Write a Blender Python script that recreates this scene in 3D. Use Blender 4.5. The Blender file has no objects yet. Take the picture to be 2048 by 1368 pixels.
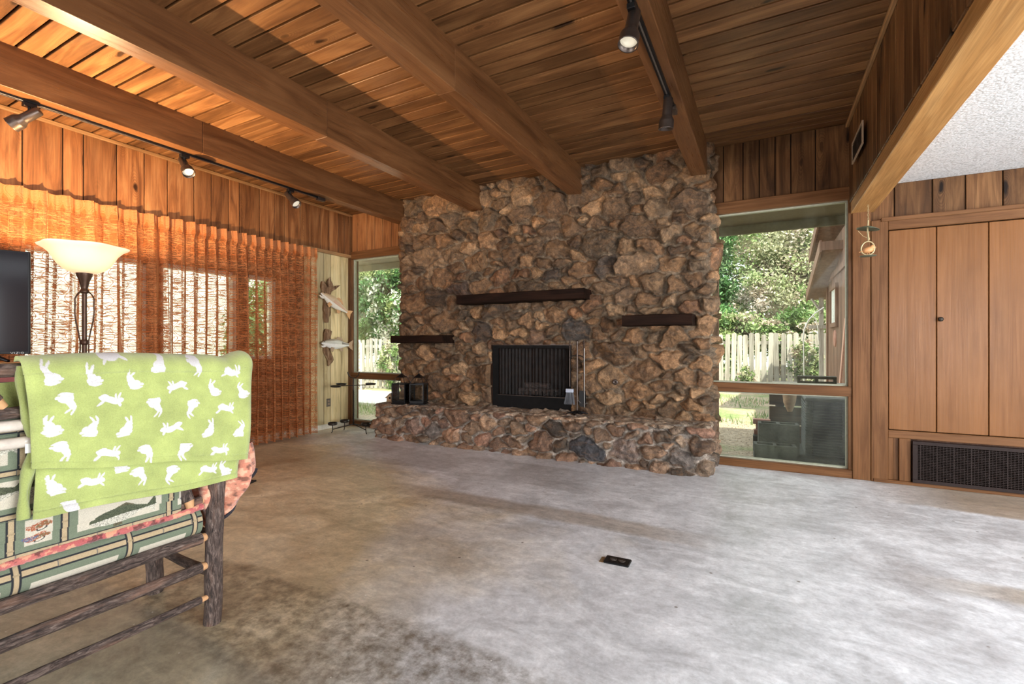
import bpy, math, random
import numpy as np
from mathutils import Vector, Matrix, noise

scene = bpy.context.scene
COL = scene.collection
R = math.radians
random.seed(7)

# ------------------------------------------------------------------ camera
cam_d = bpy.data.cameras.new('camera')
cam = bpy.data.objects.new('camera', cam_d)
COL.objects.link(cam)
cam_d.sensor_width = 36.0
cam_d.lens = 954.0 / 2048.0 * 36.0
cam_d.shift_y = 6.0 / 2048.0
cam_d.clip_start = 0.02
cam_d.clip_end = 300
cam.location = (0, 0, 1.2)
cam.rotation_euler = (R(90), 0, math.atan2(0.467, 0.884))
scene.camera = cam

# ------------------------------------------------------------------ world, exposure
scene.view_settings.view_transform = 'Standard'
scene.view_settings.look = 'None'
scene.view_settings.gamma = 1.0
scene.view_settings.use_curve_mapping = False
scene.view_settings.exposure = 0.58

world = bpy.data.worlds.new('sky_world')
scene.world = world
world.use_nodes = True
wn = world.node_tree
for n in list(wn.nodes):
    wn.nodes.remove(n)
w_out = wn.nodes.new('ShaderNodeOutputWorld')
w_bg = wn.nodes.new('ShaderNodeBackground')
w_sky = wn.nodes.new('ShaderNodeTexSky')
w_sky.sky_type = 'HOSEK_WILKIE'
w_sky.turbidity = 6.0
w_sky.ground_albedo = 0.4
w_sky.sun_direction = Vector((0.35, -0.42, 0.84)).normalized()
w_mix = wn.nodes.new('ShaderNodeMix')
w_mix.data_type = 'RGBA'
w_mix.inputs[0].default_value = 0.55
w_mix.inputs[7].default_value = (0.95, 0.98, 1.0, 1)
wn.links.new(w_sky.outputs[0], w_mix.inputs[6])
wn.links.new(w_mix.outputs[2], w_bg.inputs[0])
w_bg.inputs[1].default_value = 3.4
wn.links.new(w_bg.outputs[0], w_out.inputs[0])


def light(name, typ, loc, energy, color, rot=(0, 0, 0), size=None, size_y=None, radius=None):
    d = bpy.data.lights.new(name, typ)
    d.energy = energy
    d.color = color
    if typ == 'AREA':
        d.shape = 'RECTANGLE'
        d.size = size
        d.size_y = size_y
    if radius is not None:
        d.shadow_soft_size = radius
    o = bpy.data.objects.new(name, d)
    o.location = loc
    o.rotation_euler = rot
    COL.objects.link(o)
    return o


sun = light('sun', 'SUN', (0, 0, 12), 9.0, (1.0, 0.93, 0.80))
sun.rotation_euler = Vector((0.35, -0.42, 0.84)).to_track_quat('Z', 'Y').to_euler()
sun.data.angle = R(0.8)
# added fill lights in unseen openings behind the camera and at the room's right
light('rear_left_fill', 'AREA', (-3.3, -3.35, 1.35), 105, (1.0, 0.98, 0.96), (R(90), 0, 0), 3.0, 2.1)
light('rear_right_fill', 'AREA', (3.5, -3.35, 1.35), 150, (0.93, 0.96, 1.0), (R(90), 0, 0), 3.0, 2.1)
light('right_side_fill', 'AREA', (5.0, 1.0, 1.35), 300, (0.94, 0.97, 1.0), (R(90), 0, R(90)), 3.4, 2.0)
# portals: they only steer the sampling of the sky through the panes
for nm_, lc_, rt_, sx_, sy_ in (('right_pane_portal', (0.12, 5.36, 1.3), (R(-90), 0, 0), 1.1, 2.4), ('left_pane_portal', (-5.0, 5.36, 1.3), (R(-90), 0, 0), 1.0, 2.4),
                                ('side_window_portal', (-5.70, 2.8, 1.55), (0, R(-90), 0), 1.1, 2.5)):
    po_ = light(nm_, 'AREA', lc_, 1.0, (1, 1, 1), rt_, sx_, sy_)
    po_.data.cycles.is_portal = True


# ------------------------------------------------------------------ mesh builder
class MB:
    def __init__(s):
        s.v = []
        s.f = []
        s.c = []
        s.sm = []

    def add(s, vs, fs, col=(1, 1, 1), smooth=False):
        b = len(s.v)
        s.v.extend([tuple(p) for p in vs])
        for f in fs:
            s.f.append(tuple(i + b for i in f))
            s.c.append(col)
            s.sm.append(smooth)
        return s

    def box(s, x0, x1, y0, y1, z0, z1, col=(1, 1, 1), bev=0.0, M=None):
        if bev > 0:
            b = bev
            vs = []
            fs = []
            # chamfered box: 24 vertices
            X = (x0, x1)
            Y = (y0, y1)
            Z = (z0, z1)
            idx = {}
            for i in (0, 1):
                for j in (0, 1):
                    for k in (0, 1):
                        sx = 1 if i == 0 else -1
                        sy = 1 if j == 0 else -1
                        sz = 1 if k == 0 else -1
                        for a in range(3):
                            p = [X[i], Y[j], Z[k]]
                            if a != 0:
                                p[0] += sx * b
                            if a != 1:
                                p[1] += sy * b
                            if a != 2:
                                p[2] += sz * b
                            idx[(i, j, k, a)] = len(vs)
                            vs.append(p)
            g = idx
            for i in (0, 1):
                q = [g[(i, 0, 0, 0)], g[(i, 1, 0, 0)], g[(i, 1, 1, 0)], g[(i, 0, 1, 0)]]
                fs.append(q if i else q[::-1])
                q = [g[(0, i, 0, 1)], g[(0, i, 1, 1)], g[(1, i, 1, 1)], g[(1, i, 0, 1)]]
                fs.append(q if i else q[::-1])
                q = [g[(0, 0, i, 2)], g[(1, 0, i, 2)], g[(1, 1, i, 2)], g[(0, 1, i, 2)]]
                fs.append(q if i else q[::-1])
            for i in (0, 1):
                for j in (0, 1):
                    fs.append([g[(i, j, 0, 0)], g[(i, j, 0, 1)], g[(i, j, 1, 1)], g[(i, j, 1, 0)]])
                    fs.append([g[(i, 0, j, 0)], g[(i, 0, j, 2)], g[(i, 1, j, 2)], g[(i, 1, j, 0)]])
                    fs.append([g[(0, i, j, 1)], g[(0, i, j, 2)], g[(1, i, j, 2)], g[(1, i, j, 1)]])
                    for k in (0, 1):
                        fs.append([g[(i, j, k, 0)], g[(i, j, k, 1)], g[(i, j, k, 2)]])
        else:
            vs = [(x0, y0, z0), (x1, y0, z0), (x1, y1, z0), (x0, y1, z0),
                  (x0, y0, z1), (x1, y0, z1), (x1, y1, z1), (x0, y1, z1)]
            fs = [(0, 3, 2, 1), (4, 5, 6, 7), (0, 1, 5, 4), (2, 3, 7, 6), (1, 2, 6, 5), (0, 4, 7, 3)]
        if M is not None:
            vs = [M @ Vector(p) for p in vs]
        return s.add(vs, fs, col)

    def tube(s, pts, r, n=12, col=(1, 1, 1), caps=True, wob=0.0, seed=0, smooth=True, flat=1.0):
        pts = [Vector(p) for p in pts]
        rs = r if isinstance(r, (list, tuple)) else [r] * len(pts)
        vs = []
        fs = []
        up = None
        for i, p in enumerate(pts):
            t = (pts[min(i + 1, len(pts) - 1)] - pts[max(i - 1, 0)]).normalized()
            if up is None:
                up = Vector((0, 0, 1)) if abs(t.z) < 0.9 else Vector((1, 0, 0))
            a = t.cross(up)
            if a.length < 1e-6:
                a = t.cross(Vector((0, 1, 0)))
            a.normalize()
            b = a.cross(t).normalized()
            up = b
            for k in range(n):
                w = 2 * math.pi * k / n
                rr = rs[i]
                if wob:
                    rr *= 1 + wob * noise.noise(Vector((p.x * 9 + seed, p.y * 9 + k * 0.9, p.z * 9 + seed * 1.7)))
                vs.append(p + a * math.cos(w) * rr + b * math.sin(w) * rr * flat)
        for i in range(len(pts) - 1):
            for k in range(n):
                k2 = (k + 1) % n
                fs.append((i * n + k, i * n + k2, (i + 1) * n + k2, (i + 1) * n + k))
        s.add(vs, fs, col, smooth)
        if caps:
            s.add(vs[:n], [tuple(range(n))[::-1]], col)
            s.add(vs[-n:], [tuple(range(n))], col)
        return s

    def lathe(s, prof, c, n=32, col=(1, 1, 1), mod=None, M=None, smooth=True):
        vs = []
        fs = []
        for (r, z) in prof:
            for k in range(n):
                w = 2 * math.pi * k / n
                rr = r * (mod(w, z, r) if mod else 1)
                p = Vector((rr * math.cos(w), rr * math.sin(w), z))
                if M is not None:
                    p = M @ p
                vs.append(p + Vector(c))
        for i in range(len(prof) - 1):
            for k in range(n):
                k2 = (k + 1) % n
                fs.append((i * n + k, i * n + k2, (i + 1) * n + k2, (i + 1) * n + k))
        return s.add(vs, fs, col, smooth)

    def ball(s, c, r, col=(1, 1, 1), n=16, m=10, M=None):
        rx, ry, rz = r if isinstance(r, (tuple, list)) else (r, r, r)
        vs = []
        fs = []
        for i in range(m + 1):
            th = math.pi * i / m
            for k in range(n):
                w = 2 * math.pi * k / n
                p = Vector((rx * math.sin(th) * math.cos(w), ry * math.sin(th) * math.sin(w), rz * math.cos(th)))
                if M is not None:
                    p = M @ p
                vs.append(p + Vector(c))
        for i in range(m):
            for k in range(n):
                k2 = (k + 1) % n
                fs.append((i * n + k, (i + 1) * n + k, (i + 1) * n + k2, i * n + k2))
        return s.add(vs, fs, col, True)

    def prism(s, poly, ax, lo, hi, col=(1, 1, 1), M=None):
        """closed outline in the two other axes, extruded along axis ax"""
        n = len(poly)

        def mk(a, b, t):
            return [(t, a, b), (a, t, b), (a, b, t)][ax]
        vs = [mk(a, b, lo) for a, b in poly] + [mk(a, b, hi) for a, b in poly]
        if M is not None:
            vs = [M @ Vector(p) for p in vs]
        fs = [tuple(range(n))[::-1], tuple(range(n, 2 * n))]
        for i in range(n):
            j = (i + 1) % n
            fs.append((i, j, j + n, i + n))
        return s.add(vs, fs, col)


def grid(mb, P, C=None, smooth=True, flip=False, corner=False):
    """P (n,m,3) array of points, C (n,m,3) colours -> quads added to mb, colour from first corner"""
    n, m = P.shape[:2]
    b = len(mb.v)
    mb.v.extend(map(tuple, P.reshape(-1, 3)))
    for i in range(n - 1):
        for j in range(m - 1):
            q = (b + i * m + j, b + (i + 1) * m + j, b + (i + 1) * m + j + 1, b + i * m + j + 1)
            mb.f.append(q[::-1] if flip else q)
            mb.c.append((tuple(C[i, j]) if not corner else ([C[i, j], C[i + 1, j], C[i + 1, j + 1], C[i, j + 1]][::-1 if flip else 1])) if C is not None else (1, 1, 1))
            mb.sm.append(smooth)
    return mb


WL = {}


def mesh_from(name, mb, off):
    me = bpy.data.meshes.new(name)
    V = np.array(mb.v, dtype=np.float64).reshape(-1, 3) - np.array(off)
    me.from_pydata(V.tolist(), [], mb.f)
    me.polygons.foreach_set('use_smooth', mb.sm)
    ca = me.color_attributes.new('Col', 'FLOAT_COLOR', 'CORNER')
    tot = np.zeros(len(mb.f), dtype=np.int32)
    me.polygons.foreach_get('loop_total', tot)
    if any(isinstance(q, list) for q in mb.c):
        rows = []
        for q, t_ in zip(mb.c, tot):
            rows.extend(q if isinstance(q, list) else [q] * t_)
        c = np.ones((len(rows), 4), dtype=np.float32)
        c[:, :3] = np.array(rows, dtype=np.float32)
    else:
        c = np.ones((len(mb.f), 4), dtype=np.float32)
        c[:, :3] = np.array(mb.c, dtype=np.float32)
        c = np.repeat(c, tot, axis=0)
    ca.data.foreach_set('color', c.ravel())
    me.update()
    return me


def obj(name, mb, mat, parent=None, label=None, cat=None, group=None, kind=None, local=False, recalc=True):
    if parent is not None:
        off = (0, 0, 0) if local else WL[parent.name]
        wl = WL[parent.name]
    else:
        A = np.array(mb.v)
        lo = A.min(0)
        hi = A.max(0)
        off = ((lo[0] + hi[0]) / 2, (lo[1] + hi[1]) / 2, lo[2])
        wl = off
    me = mesh_from(name, mb, off)
    if recalc:
        import bmesh
        bm = bmesh.new()
        bm.from_mesh(me)
        bmesh.ops.recalc_face_normals(bm, faces=bm.faces)
        bm.to_mesh(me)
        bm.free()
    o = bpy.data.objects.new(name, me)
    COL.objects.link(o)
    if parent is not None:
        o.parent = parent
    else:
        o.location = off
    WL[o.name] = wl
    me.materials.append(mat)
    if label:
        o['label'] = label
    if cat:
        o['category'] = cat
    if group:
        o['group'] = group
    if kind:
        o['kind'] = kind
    return o


def thing(name, label, cat, loc=(0, 0, 0), group=None, rz=0.0):
    o = bpy.data.objects.new(name, None)
    COL.objects.link(o)
    o.empty_display_size = 0.1
    o.location = loc
    o.rotation_euler = (0, 0, rz)
    o['label'] = label
    o['category'] = cat
    if group:
        o['group'] = group
    WL[o.name] = tuple(loc)
    return o


def struct(name, mb, mat, parent=None, label=None):
    return obj(name, mb, mat, parent, label=label, kind=None if parent else 'structure')


def copy_thing(o, loc, rz, label=None, parent=None):
    c = o.copy()
    COL.objects.link(c)
    if parent is not None:
        c.parent = parent
    else:
        c.location = loc
        c.rotation_euler = (0, 0, rz)
        WL[c.name] = tuple(loc)
        if label:
            c['label'] = label
    for ch in [x for x in o.children]:
        copy_thing(ch, None, None, None, c)
    return c


# ------------------------------------------------------------------ materials
class NT:
    def __init__(s, name):
        s.m = bpy.data.materials.new(name)
        s.m.use_nodes = True
        s.t = s.m.node_tree
        for n in list(s.t.nodes):
            s.t.nodes.remove(n)
        s.out = s.t.nodes.new('ShaderNodeOutputMaterial')
        s.bsdf = s.t.nodes.new('ShaderNodeBsdfPrincipled')
        s.link(s.bsdf.outputs[0], s.out.inputs[0])

    def link(s, a, b):
        s.t.links.new(a, b)

    def n(s, typ, ins=None, **kw):
        nd = s.t.nodes.new(typ)
        for k, v in kw.items():
            setattr(nd, k, v)
        for k, v in (ins or {}).items():
            if hasattr(v, 'is_output') or isinstance(v, bpy.types.NodeSocket):
                s.link(v, nd.inputs[k])
            else:
                nd.inputs[k].default_value = v
        return nd

    def obj(s):
        return s.n('ShaderNodeTexCoord').outputs['Object']

    def pos(s):
        return s.n('ShaderNodeNewGeometry').outputs['Position']

    def map(s, vec, scale=(1, 1, 1), loc=(0, 0, 0), rot=(0, 0, 0)):
        nd = s.n('ShaderNodeMapping', {'Scale': scale, 'Location': loc, 'Rotation': rot})
        s.link(vec, nd.inputs['Vector'])
        return nd.outputs[0]

    def noise(s, vec, scale, detail=4, rough=0.55, dist=0.0, out=0):
        return s.n('ShaderNodeTexNoise', {'Vector': vec, 'Scale': scale, 'Detail': detail, 'Roughness': rough, 'Distortion': dist}).outputs[out]

    def ramp(s, fac, stops, interp='LINEAR'):
        nd = s.n('ShaderNodeValToRGB', {'Fac': fac})
        cr = nd.color_ramp
        cr.interpolation = interp
        while len(cr.elements) < len(stops):
            cr.elements.new(0.5)
        for e, (p, c) in zip(cr.elements, stops):
            e.position = p
            e.color = (c[0], c[1], c[2], 1) if isinstance(c, (tuple, list)) else (c, c, c, 1)
        return nd.outputs[0]

    def mix(s, fac, a, b, mode='MIX'):
        nd = s.n('ShaderNodeMix', data_type='RGBA', blend_type=mode)
        for i, v in ((0, fac), (6, a), (7, b)):
            if isinstance(v, bpy.types.NodeSocket):
                s.link(v, nd.inputs[i])
            elif i == 0:
                nd.inputs[0].default_value = v
            else:
                nd.inputs[i].default_value = (v[0], v[1], v[2], 1)
        return nd.outputs[2]

    def math(s, op, a, b=0.0, c=0.0, clamp=False):
        nd = s.n('ShaderNodeMath', operation=op, use_clamp=clamp)
        for i, v in enumerate((a, b, c)):
            if isinstance(v, bpy.types.NodeSocket):
                s.link(v, nd.inputs[i])
            else:
                nd.inputs[i].default_value = v
        return nd.outputs[0]

    def col(s):
        return s.n('ShaderNodeVertexColor', layer_name='Col').outputs[0]

    def set(s, base=None, rough=None, metal=None, bump=None, bs=0.3, bd=0.01, **kw):
        b = s.bsdf
        for key, v in (('Base Color', base), ('Roughness', rough), ('Metallic', metal)):
            if v is None:
                continue
            if isinstance(v, bpy.types.NodeSocket):
                s.link(v, b.inputs[key])
            else:
                b.inputs[key].default_value = (v[0], v[1], v[2], 1) if key == 'Base Color' else v
        for key, v in kw.items():
            key = key.replace('_', ' ')
            if isinstance(v, bpy.types.NodeSocket):
                s.link(v, b.inputs[key])
            else:
                b.inputs[key].default_value = v
        if bump is not None:
            bn = s.n('ShaderNodeBump', {'Height': bump, 'Strength': bs, 'Distance': bd})
            s.link(bn.outputs[0], b.inputs['Normal'])
        return s.m


def plain(name, c, rough=0.5, metal=0.0, var=0.12, scale=30.0, bs=0.1, **kw):
    t = NT(name)
    nz = t.noise(t.obj(), scale, 3)
    f = t.ramp(nz, [(0.3, tuple(x * (1 - var) for x in c)), (0.7, tuple(x * (1 + var) for x in c))])
    return t.set(f, rough, metal, nz, bs, 0.002, **kw)


def wood(name, dark, mid, light_, axis='Z', rough=0.45, knots=True, spec=0.3, stretch=1.0, gscale=1.0, bs=0.25, soft=0.0):
    t = NT(name)
    c = t.col()
    off = t.n('ShaderNodeVectorMath', {0: c, 1: (53.0, 71.0, 37.0)}, operation='MULTIPLY').outputs[0]
    o = t.n('ShaderNodeVectorMath', {0: t.obj(), 1: off}, operation='ADD').outputs[0]

    def sc(along, across):
        return tuple(along if a == axis else across for a in 'XYZ')
    g1 = t.noise(t.map(o, sc(0.7 * stretch, 9 * gscale)), 1.6, 7, 0.6, 1.1)
    base = t.ramp(g1, [(0.28, dark), (0.48, mid), (0.72, light_)])
    g2 = t.noise(t.map(o, sc(2.5, 130 * gscale)), 1.0, 3, 0.6)
    base = t.mix(0.55, base, t.ramp(g2, [(0.3, 0.55 + 0.45 * soft), (0.62, 1.1 - 0.05 * soft)]), 'MULTIPLY')
    blot = t.noise(t.map(o, sc(0.8, 2.0)), 1.5, 3, 0.6)
    base = t.mix(0.5, base, t.ramp(blot, [(0.3, 0.7), (0.7, 1.2)]), 'MULTIPLY')
    if knots:
        wob = t.noise(o, 6, 2, out=1)
        kv = t.n('ShaderNodeVectorMath', {0: t.map(o, sc(1.7, 5.6)), 1: t.map(wob, (0.22, 0.22, 0.22))}, operation='ADD').outputs[0]
        vo = t.n('ShaderNodeTexVoronoi', {'Vector': kv, 'Scale': 1.0, 'Randomness': 1.0})
        d = vo.outputs['Distance']
        ring = t.n('ShaderNodeTexWave', {'Vector': t.map(t.n('ShaderNodeCombineXYZ', {'X': d}).outputs[0], (1, 1, 1)), 'Scale': 7.0, 'Distortion': 1.0}).outputs[1]
        halo = t.ramp(d, [(0.13, 1.0), (0.42, 0.0)])
        base = t.mix(t.math('MULTIPLY', t.math('MULTIPLY', halo, ring), 0.55), base, dark)
        core = t.ramp(d, [(0.075, 1.0), (0.125, 0.0)])
        base = t.mix(core, base, tuple(x * 0.3 for x in dark))
    v = t.ramp(t.n('ShaderNodeSeparateColor', {0: c}).outputs[0], [(0.0, 0.55), (1.0, 1.18)])
    base = t.mix(1.0, base, v, 'MULTIPLY')
    rr = t.ramp(g2, [(0.3, rough + 0.12), (0.7, max(rough - 0.05, 0.05))])
    return t.set(base, rr, None, g2, bs, 0.002, Specular_IOR_Level=spec)


M = {}
M['ceil'] = wood('ceiling_pine_finish', (0.115, 0.048, 0.017), (0.215, 0.094, 0.034), (0.36, 0.175, 0.066), 'X', 0.36, gscale=0.65, soft=0.45)
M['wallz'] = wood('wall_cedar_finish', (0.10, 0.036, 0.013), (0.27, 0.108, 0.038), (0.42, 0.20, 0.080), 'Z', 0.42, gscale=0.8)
M['walldaylit'] = wood('daylit_cedar_finish', (0.36, 0.26, 0.12), (0.70, 0.55, 0.28), (0.82, 0.68, 0.40), 'Z', 0.42, gscale=0.8)  # same cedar as the upper wall, window daylight painted into its colours
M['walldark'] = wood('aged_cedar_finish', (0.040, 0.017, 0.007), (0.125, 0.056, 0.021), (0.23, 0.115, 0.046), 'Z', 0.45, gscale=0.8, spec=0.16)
M['beam'] = wood('beam_finish', (0.095, 0.036, 0.013), (0.170, 0.070, 0.025), (0.245, 0.110, 0.042), 'Y', 0.30, knots=False, gscale=0.7, soft=0.3)
M['beamlight'] = wood('soffit_beam_finish', (0.34, 0.155, 0.045), (0.50, 0.25, 0.080), (0.62, 0.34, 0.125), 'Y', 0.40, knots=False, gscale=0.8)
M['trimz'] = wood('trim_finish', (0.105, 0.044, 0.016), (0.170, 0.074, 0.028), (0.23, 0.108, 0.044), 'Z', 0.4, knots=False, spec=0.14)
M['trimx'] = wood('trim_rail_finish', (0.105, 0.044, 0.016), (0.170, 0.074, 0.028), (0.23, 0.108, 0.044), 'X', 0.4, knots=False, spec=0.14)
M['trimy'] = wood('trim_ledge_finish', (0.24, 0.12, 0.05), (0.40, 0.22, 0.095), (0.55, 0.32, 0.15), 'Y', 0.4, knots=False)
M['doorply'] = wood('closet_plywood_finish', (0.185, 0.074, 0.024), (0.225, 0.094, 0.032), (0.265, 0.118, 0.044), 'Z', 0.25, knots=False, gscale=2.6, bs=0.04, soft=0.75, spec=0.14)
M['dark'] = plain('shadow_gap', (0.010, 0.006, 0.004), 0.9, Specular_IOR_Level=0.1)
M['black'] = plain('black_metal', (0.012, 0.012, 0.013), 0.38, 0.6)
M['iron'] = plain('wrought_iron', (0.035, 0.028, 0.022), 0.45, 0.7)
M['gun'] = plain('bronze_can', (0.085, 0.065, 0.055), 0.35, 0.75)
M['steel'] = plain('polished_steel', (0.30, 0.29, 0.27), 0.38, 0.9)
M['bronze'] = plain('bronze_lamp', (0.10, 0.055, 0.035), 0.42, 0.6)
M['mantel'] = wood('mantel_timber', (0.007, 0.0035, 0.002), (0.016, 0.007, 0.004), (0.036, 0.015, 0.008), 'X', 0.7, knots=False, spec=0.1)
M['oldwood'] = wood('weathered_board', (0.16, 0.13, 0.11), (0.36, 0.32, 0.28), (0.52, 0.48, 0.43), 'Z', 0.8, knots=False)
M['brownout'] = wood('stained_siding', (0.10, 0.052, 0.035), (0.19, 0.10, 0.068), (0.27, 0.155, 0.11), 'Z', 0.7, knots=False)
M['eave'] = plain('eave_paint', (0.15, 0.125, 0.075), 0.8)
M['framepaint'] = plain('greyed_cream_paint', (0.34, 0.34, 0.25), 0.6)
M['cream'] = plain('cream_paint', (0.62, 0.58, 0.48), 0.5)
M['white'] = plain('white_plastic', (0.78, 0.77, 0.74), 0.5)
M['board_cut'] = plain('cut_log_end', (0.55, 0.30, 0.14), 0.7)

# glass: thin pane, clear but reflecting; the light goes straight through
def glass_mat(name, tint, dirt):
    t = NT(name)
    tr = t.n('ShaderNodeBsdfTransparent', {'Color': (tint[0], tint[1], tint[2], 1)})
    gl = t.n('ShaderNodeBsdfGlossy', {'Color': (1, 1, 1, 1), 'Roughness': 0.03})
    fr = t.n('ShaderNodeFresnel', {'IOR': 1.35})
    mx = t.n('ShaderNodeMixShader', {0: fr.outputs[0], 1: tr.outputs[0], 2: gl.outputs[0]})
    df = t.n('ShaderNodeBsdfDiffuse', {'Color': (0.62, 0.66, 0.52, 1)})
    nz = t.noise(t.map(t.pos(), (1, 1, 0.35)), 5.0, 6, 0.7)
    sp = t.noise(t.pos(), 55, 2, 0.6)
    f = t.math('ADD', t.ramp(nz, [(0.42, 0.0), (0.75, dirt)]), t.ramp(sp, [(0.66, 0.0), (0.74, dirt * 0.9)]))
    m2 = t.n('ShaderNodeMixShader', {0: f, 1: mx.outputs[0], 2: df.outputs[0]})
    t.link(m2.outputs[0], t.out.inputs[0])
    return t.m


M['glass'] = glass_mat('window_glass', (0.97, 1.0, 0.95), 0.045)
M['lglass'] = glass_mat('lantern_glass', (0.97, 0.98, 0.97), 0.0)


def floor_material():
    t = NT('concrete_slab_finish')
    p = t.pos()
    big = t.noise(p, 0.55, 5, 0.6, 0.8)
    med = t.noise(p, 2.4, 7, 0.65, 0.6)
    fine = t.noise(p, 16, 8, 0.7)
    vfine = t.noise(p, 140, 3, 0.6)
    grey = t.ramp(med, [(0.28, (0.42, 0.425, 0.44)), (0.5, (0.62, 0.635, 0.66)), (0.74, (0.80, 0.82, 0.85))])
    tan = t.ramp(med, [(0.28, (0.34, 0.26, 0.155)), (0.5, (0.56, 0.465, 0.30)), (0.74, (0.74, 0.66, 0.47))])
    sx = t.n('ShaderNodeSeparateXYZ', {0: p})
    x, y = sx.outputs[0], sx.outputs[1]
    # adhesive stain and warm light painted over the left part of the slab
    fx = t.math('ADD', t.math('MULTIPLY', x, -0.55), t.math('MULTIPLY', t.math('SUBTRACT', big, 0.5), 2.2))
    fx = t.math('ADD', fx, t.n('ShaderNodeMapRange', {0: y, 1: 2.9, 2: 4.2, 3: 0.0, 4: -1.9}).outputs[0])
    ftan = t.ramp(t.math('ADD', fx, -0.45), [(0.0, 0.0), (0.75, 1.0)])
    base = t.mix(ftan, grey, tan)
    wob = t.math('MULTIPLY', t.math('SUBTRACT', t.noise(p, 1.6, 4, 0.6), 0.5), 0.22)
    yw = t.math('ADD', y, wob)

    def band(y0, y1, soft=0.03):
        a = t.n('ShaderNodeMapRange', {0: yw, 1: y0 - soft, 2: y0 + soft, 3: 0.0, 4: 1.0}).outputs[0]
        b = t.n('ShaderNodeMapRange', {0: yw, 1: y1 - soft, 2: y1 + soft, 3: 1.0, 4: 0.0}).outputs[0]
        return t.math('MULTIPLY', a, b)

    def xr(x0, x1, soft=0.25):
        a = t.n('ShaderNodeMapRange', {0: x, 1: x0 - soft, 2: x0 + soft, 3: 0.0, 4: 1.0}).outputs[0]
        b = t.n('ShaderNodeMapRange', {0: x, 1: x1 - soft, 2: x1 + soft, 3: 1.0, 4: 0.0}).outputs[0]
        return t.math('MULTIPLY', a, b)
    # old partition track across the room, darker foreground glue with the sofa's shadow painted in
    b1 = t.math('MULTIPLY', t.math('MULTIPLY', band(3.02, 3.24), xr(-2.75, -0.45)), 0.62)
    base = t.mix(b1, base, t.mix(fine, (0.24, 0.18, 0.12), (0.38, 0.30, 0.21)))
    b1b = t.math('MULTIPLY', t.math('MULTIPLY', band(3.02, 3.22), xr(0.85, 3.0)), 0.7)
    base = t.mix(b1b, base, (0.30, 0.24, 0.17))
    b2 = t.math('MULTIPLY', t.math('MULTIPLY', band(1.08, 1.62), xr(-2.9, -0.7)), t.ramp(fine, [(0.35, 0.85), (0.62, 0.25)]))
    base = t.mix(b2, base, (0.15, 0.115, 0.075))
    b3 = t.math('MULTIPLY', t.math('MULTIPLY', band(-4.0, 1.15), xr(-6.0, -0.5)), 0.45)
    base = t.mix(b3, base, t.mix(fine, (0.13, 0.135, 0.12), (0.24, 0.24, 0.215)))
    b4 = t.math('MULTIPLY', t.math('MULTIPLY', band(3.7, 4.35), xr(-4.2, -1.5)), t.ramp(big, [(0.4, 0.15), (0.6, 0.55)]))
    base = t.mix(b4, base, (0.24, 0.215, 0.20))
    b5 = t.math('MULTIPLY', t.math('MULTIPLY', band(3.05, 3.75), xr(-5.2, -3.2)), 0.35)
    base = t.mix(b5, base, (0.27, 0.215, 0.125))
    b6 = t.math('MULTIPLY', t.math('MULTIPLY', band(4.55, 5.3), xr(1.05, 4.0, 0.3)), 0.75)  # orange reflection of the closet, painted into the slab
    base = t.mix(b6, base, (0.36, 0.25, 0.14))
    # brushed swirls, flecks and drips
    sw = t.noise(t.map(p, (1.5, 3.4, 1), rot=(0, 0, R(30))), 1.9, 9, 0.74, 1.6)
    base = t.mix(0.75, base, t.ramp(sw, [(0.3, 0.66), (0.52, 1.0), (0.72, 1.35)]), 'MULTIPLY')
    base = t.mix(0.55, base, t.ramp(fine, [(0.3, 0.62), (0.5, 1.0), (0.7, 1.28)]), 'MULTIPLY')
    base = t.mix(0.35, base, t.ramp(t.noise(p, 55, 5, 0.7), [(0.34, 0.7), (0.5, 1.0), (0.66, 1.25)]), 'MULTIPLY')
    spots = t.n('ShaderNodeTexVoronoi', {'Vector': p, 'Scale': 5.5}).outputs[0]
    base = t.mix(t.ramp(spots, [(0.035, 0.8), (0.055, 0.0)]), base, (0.13, 0.10, 0.075))
    wh = t.n('ShaderNodeTexVoronoi', {'Vector': t.map(p, loc=(3, 1, 0)), 'Scale': 11}).outputs[0]
    base = t.mix(t.ramp(wh, [(0.03, 0.8), (0.045, 0.0)]), base, (0.75, 0.75, 0.72))
    rough = t.ramp(med, [(0.3, 0.30), (0.7, 0.52)])
    bmp = t.math('ADD', t.math('MULTIPLY', fine, 0.5), t.math('MULTIPLY', vfine, 0.12))
    return t.set(base, rough, None, bmp, 0.22, 0.006)


M['floor'] = floor_material()


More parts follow.
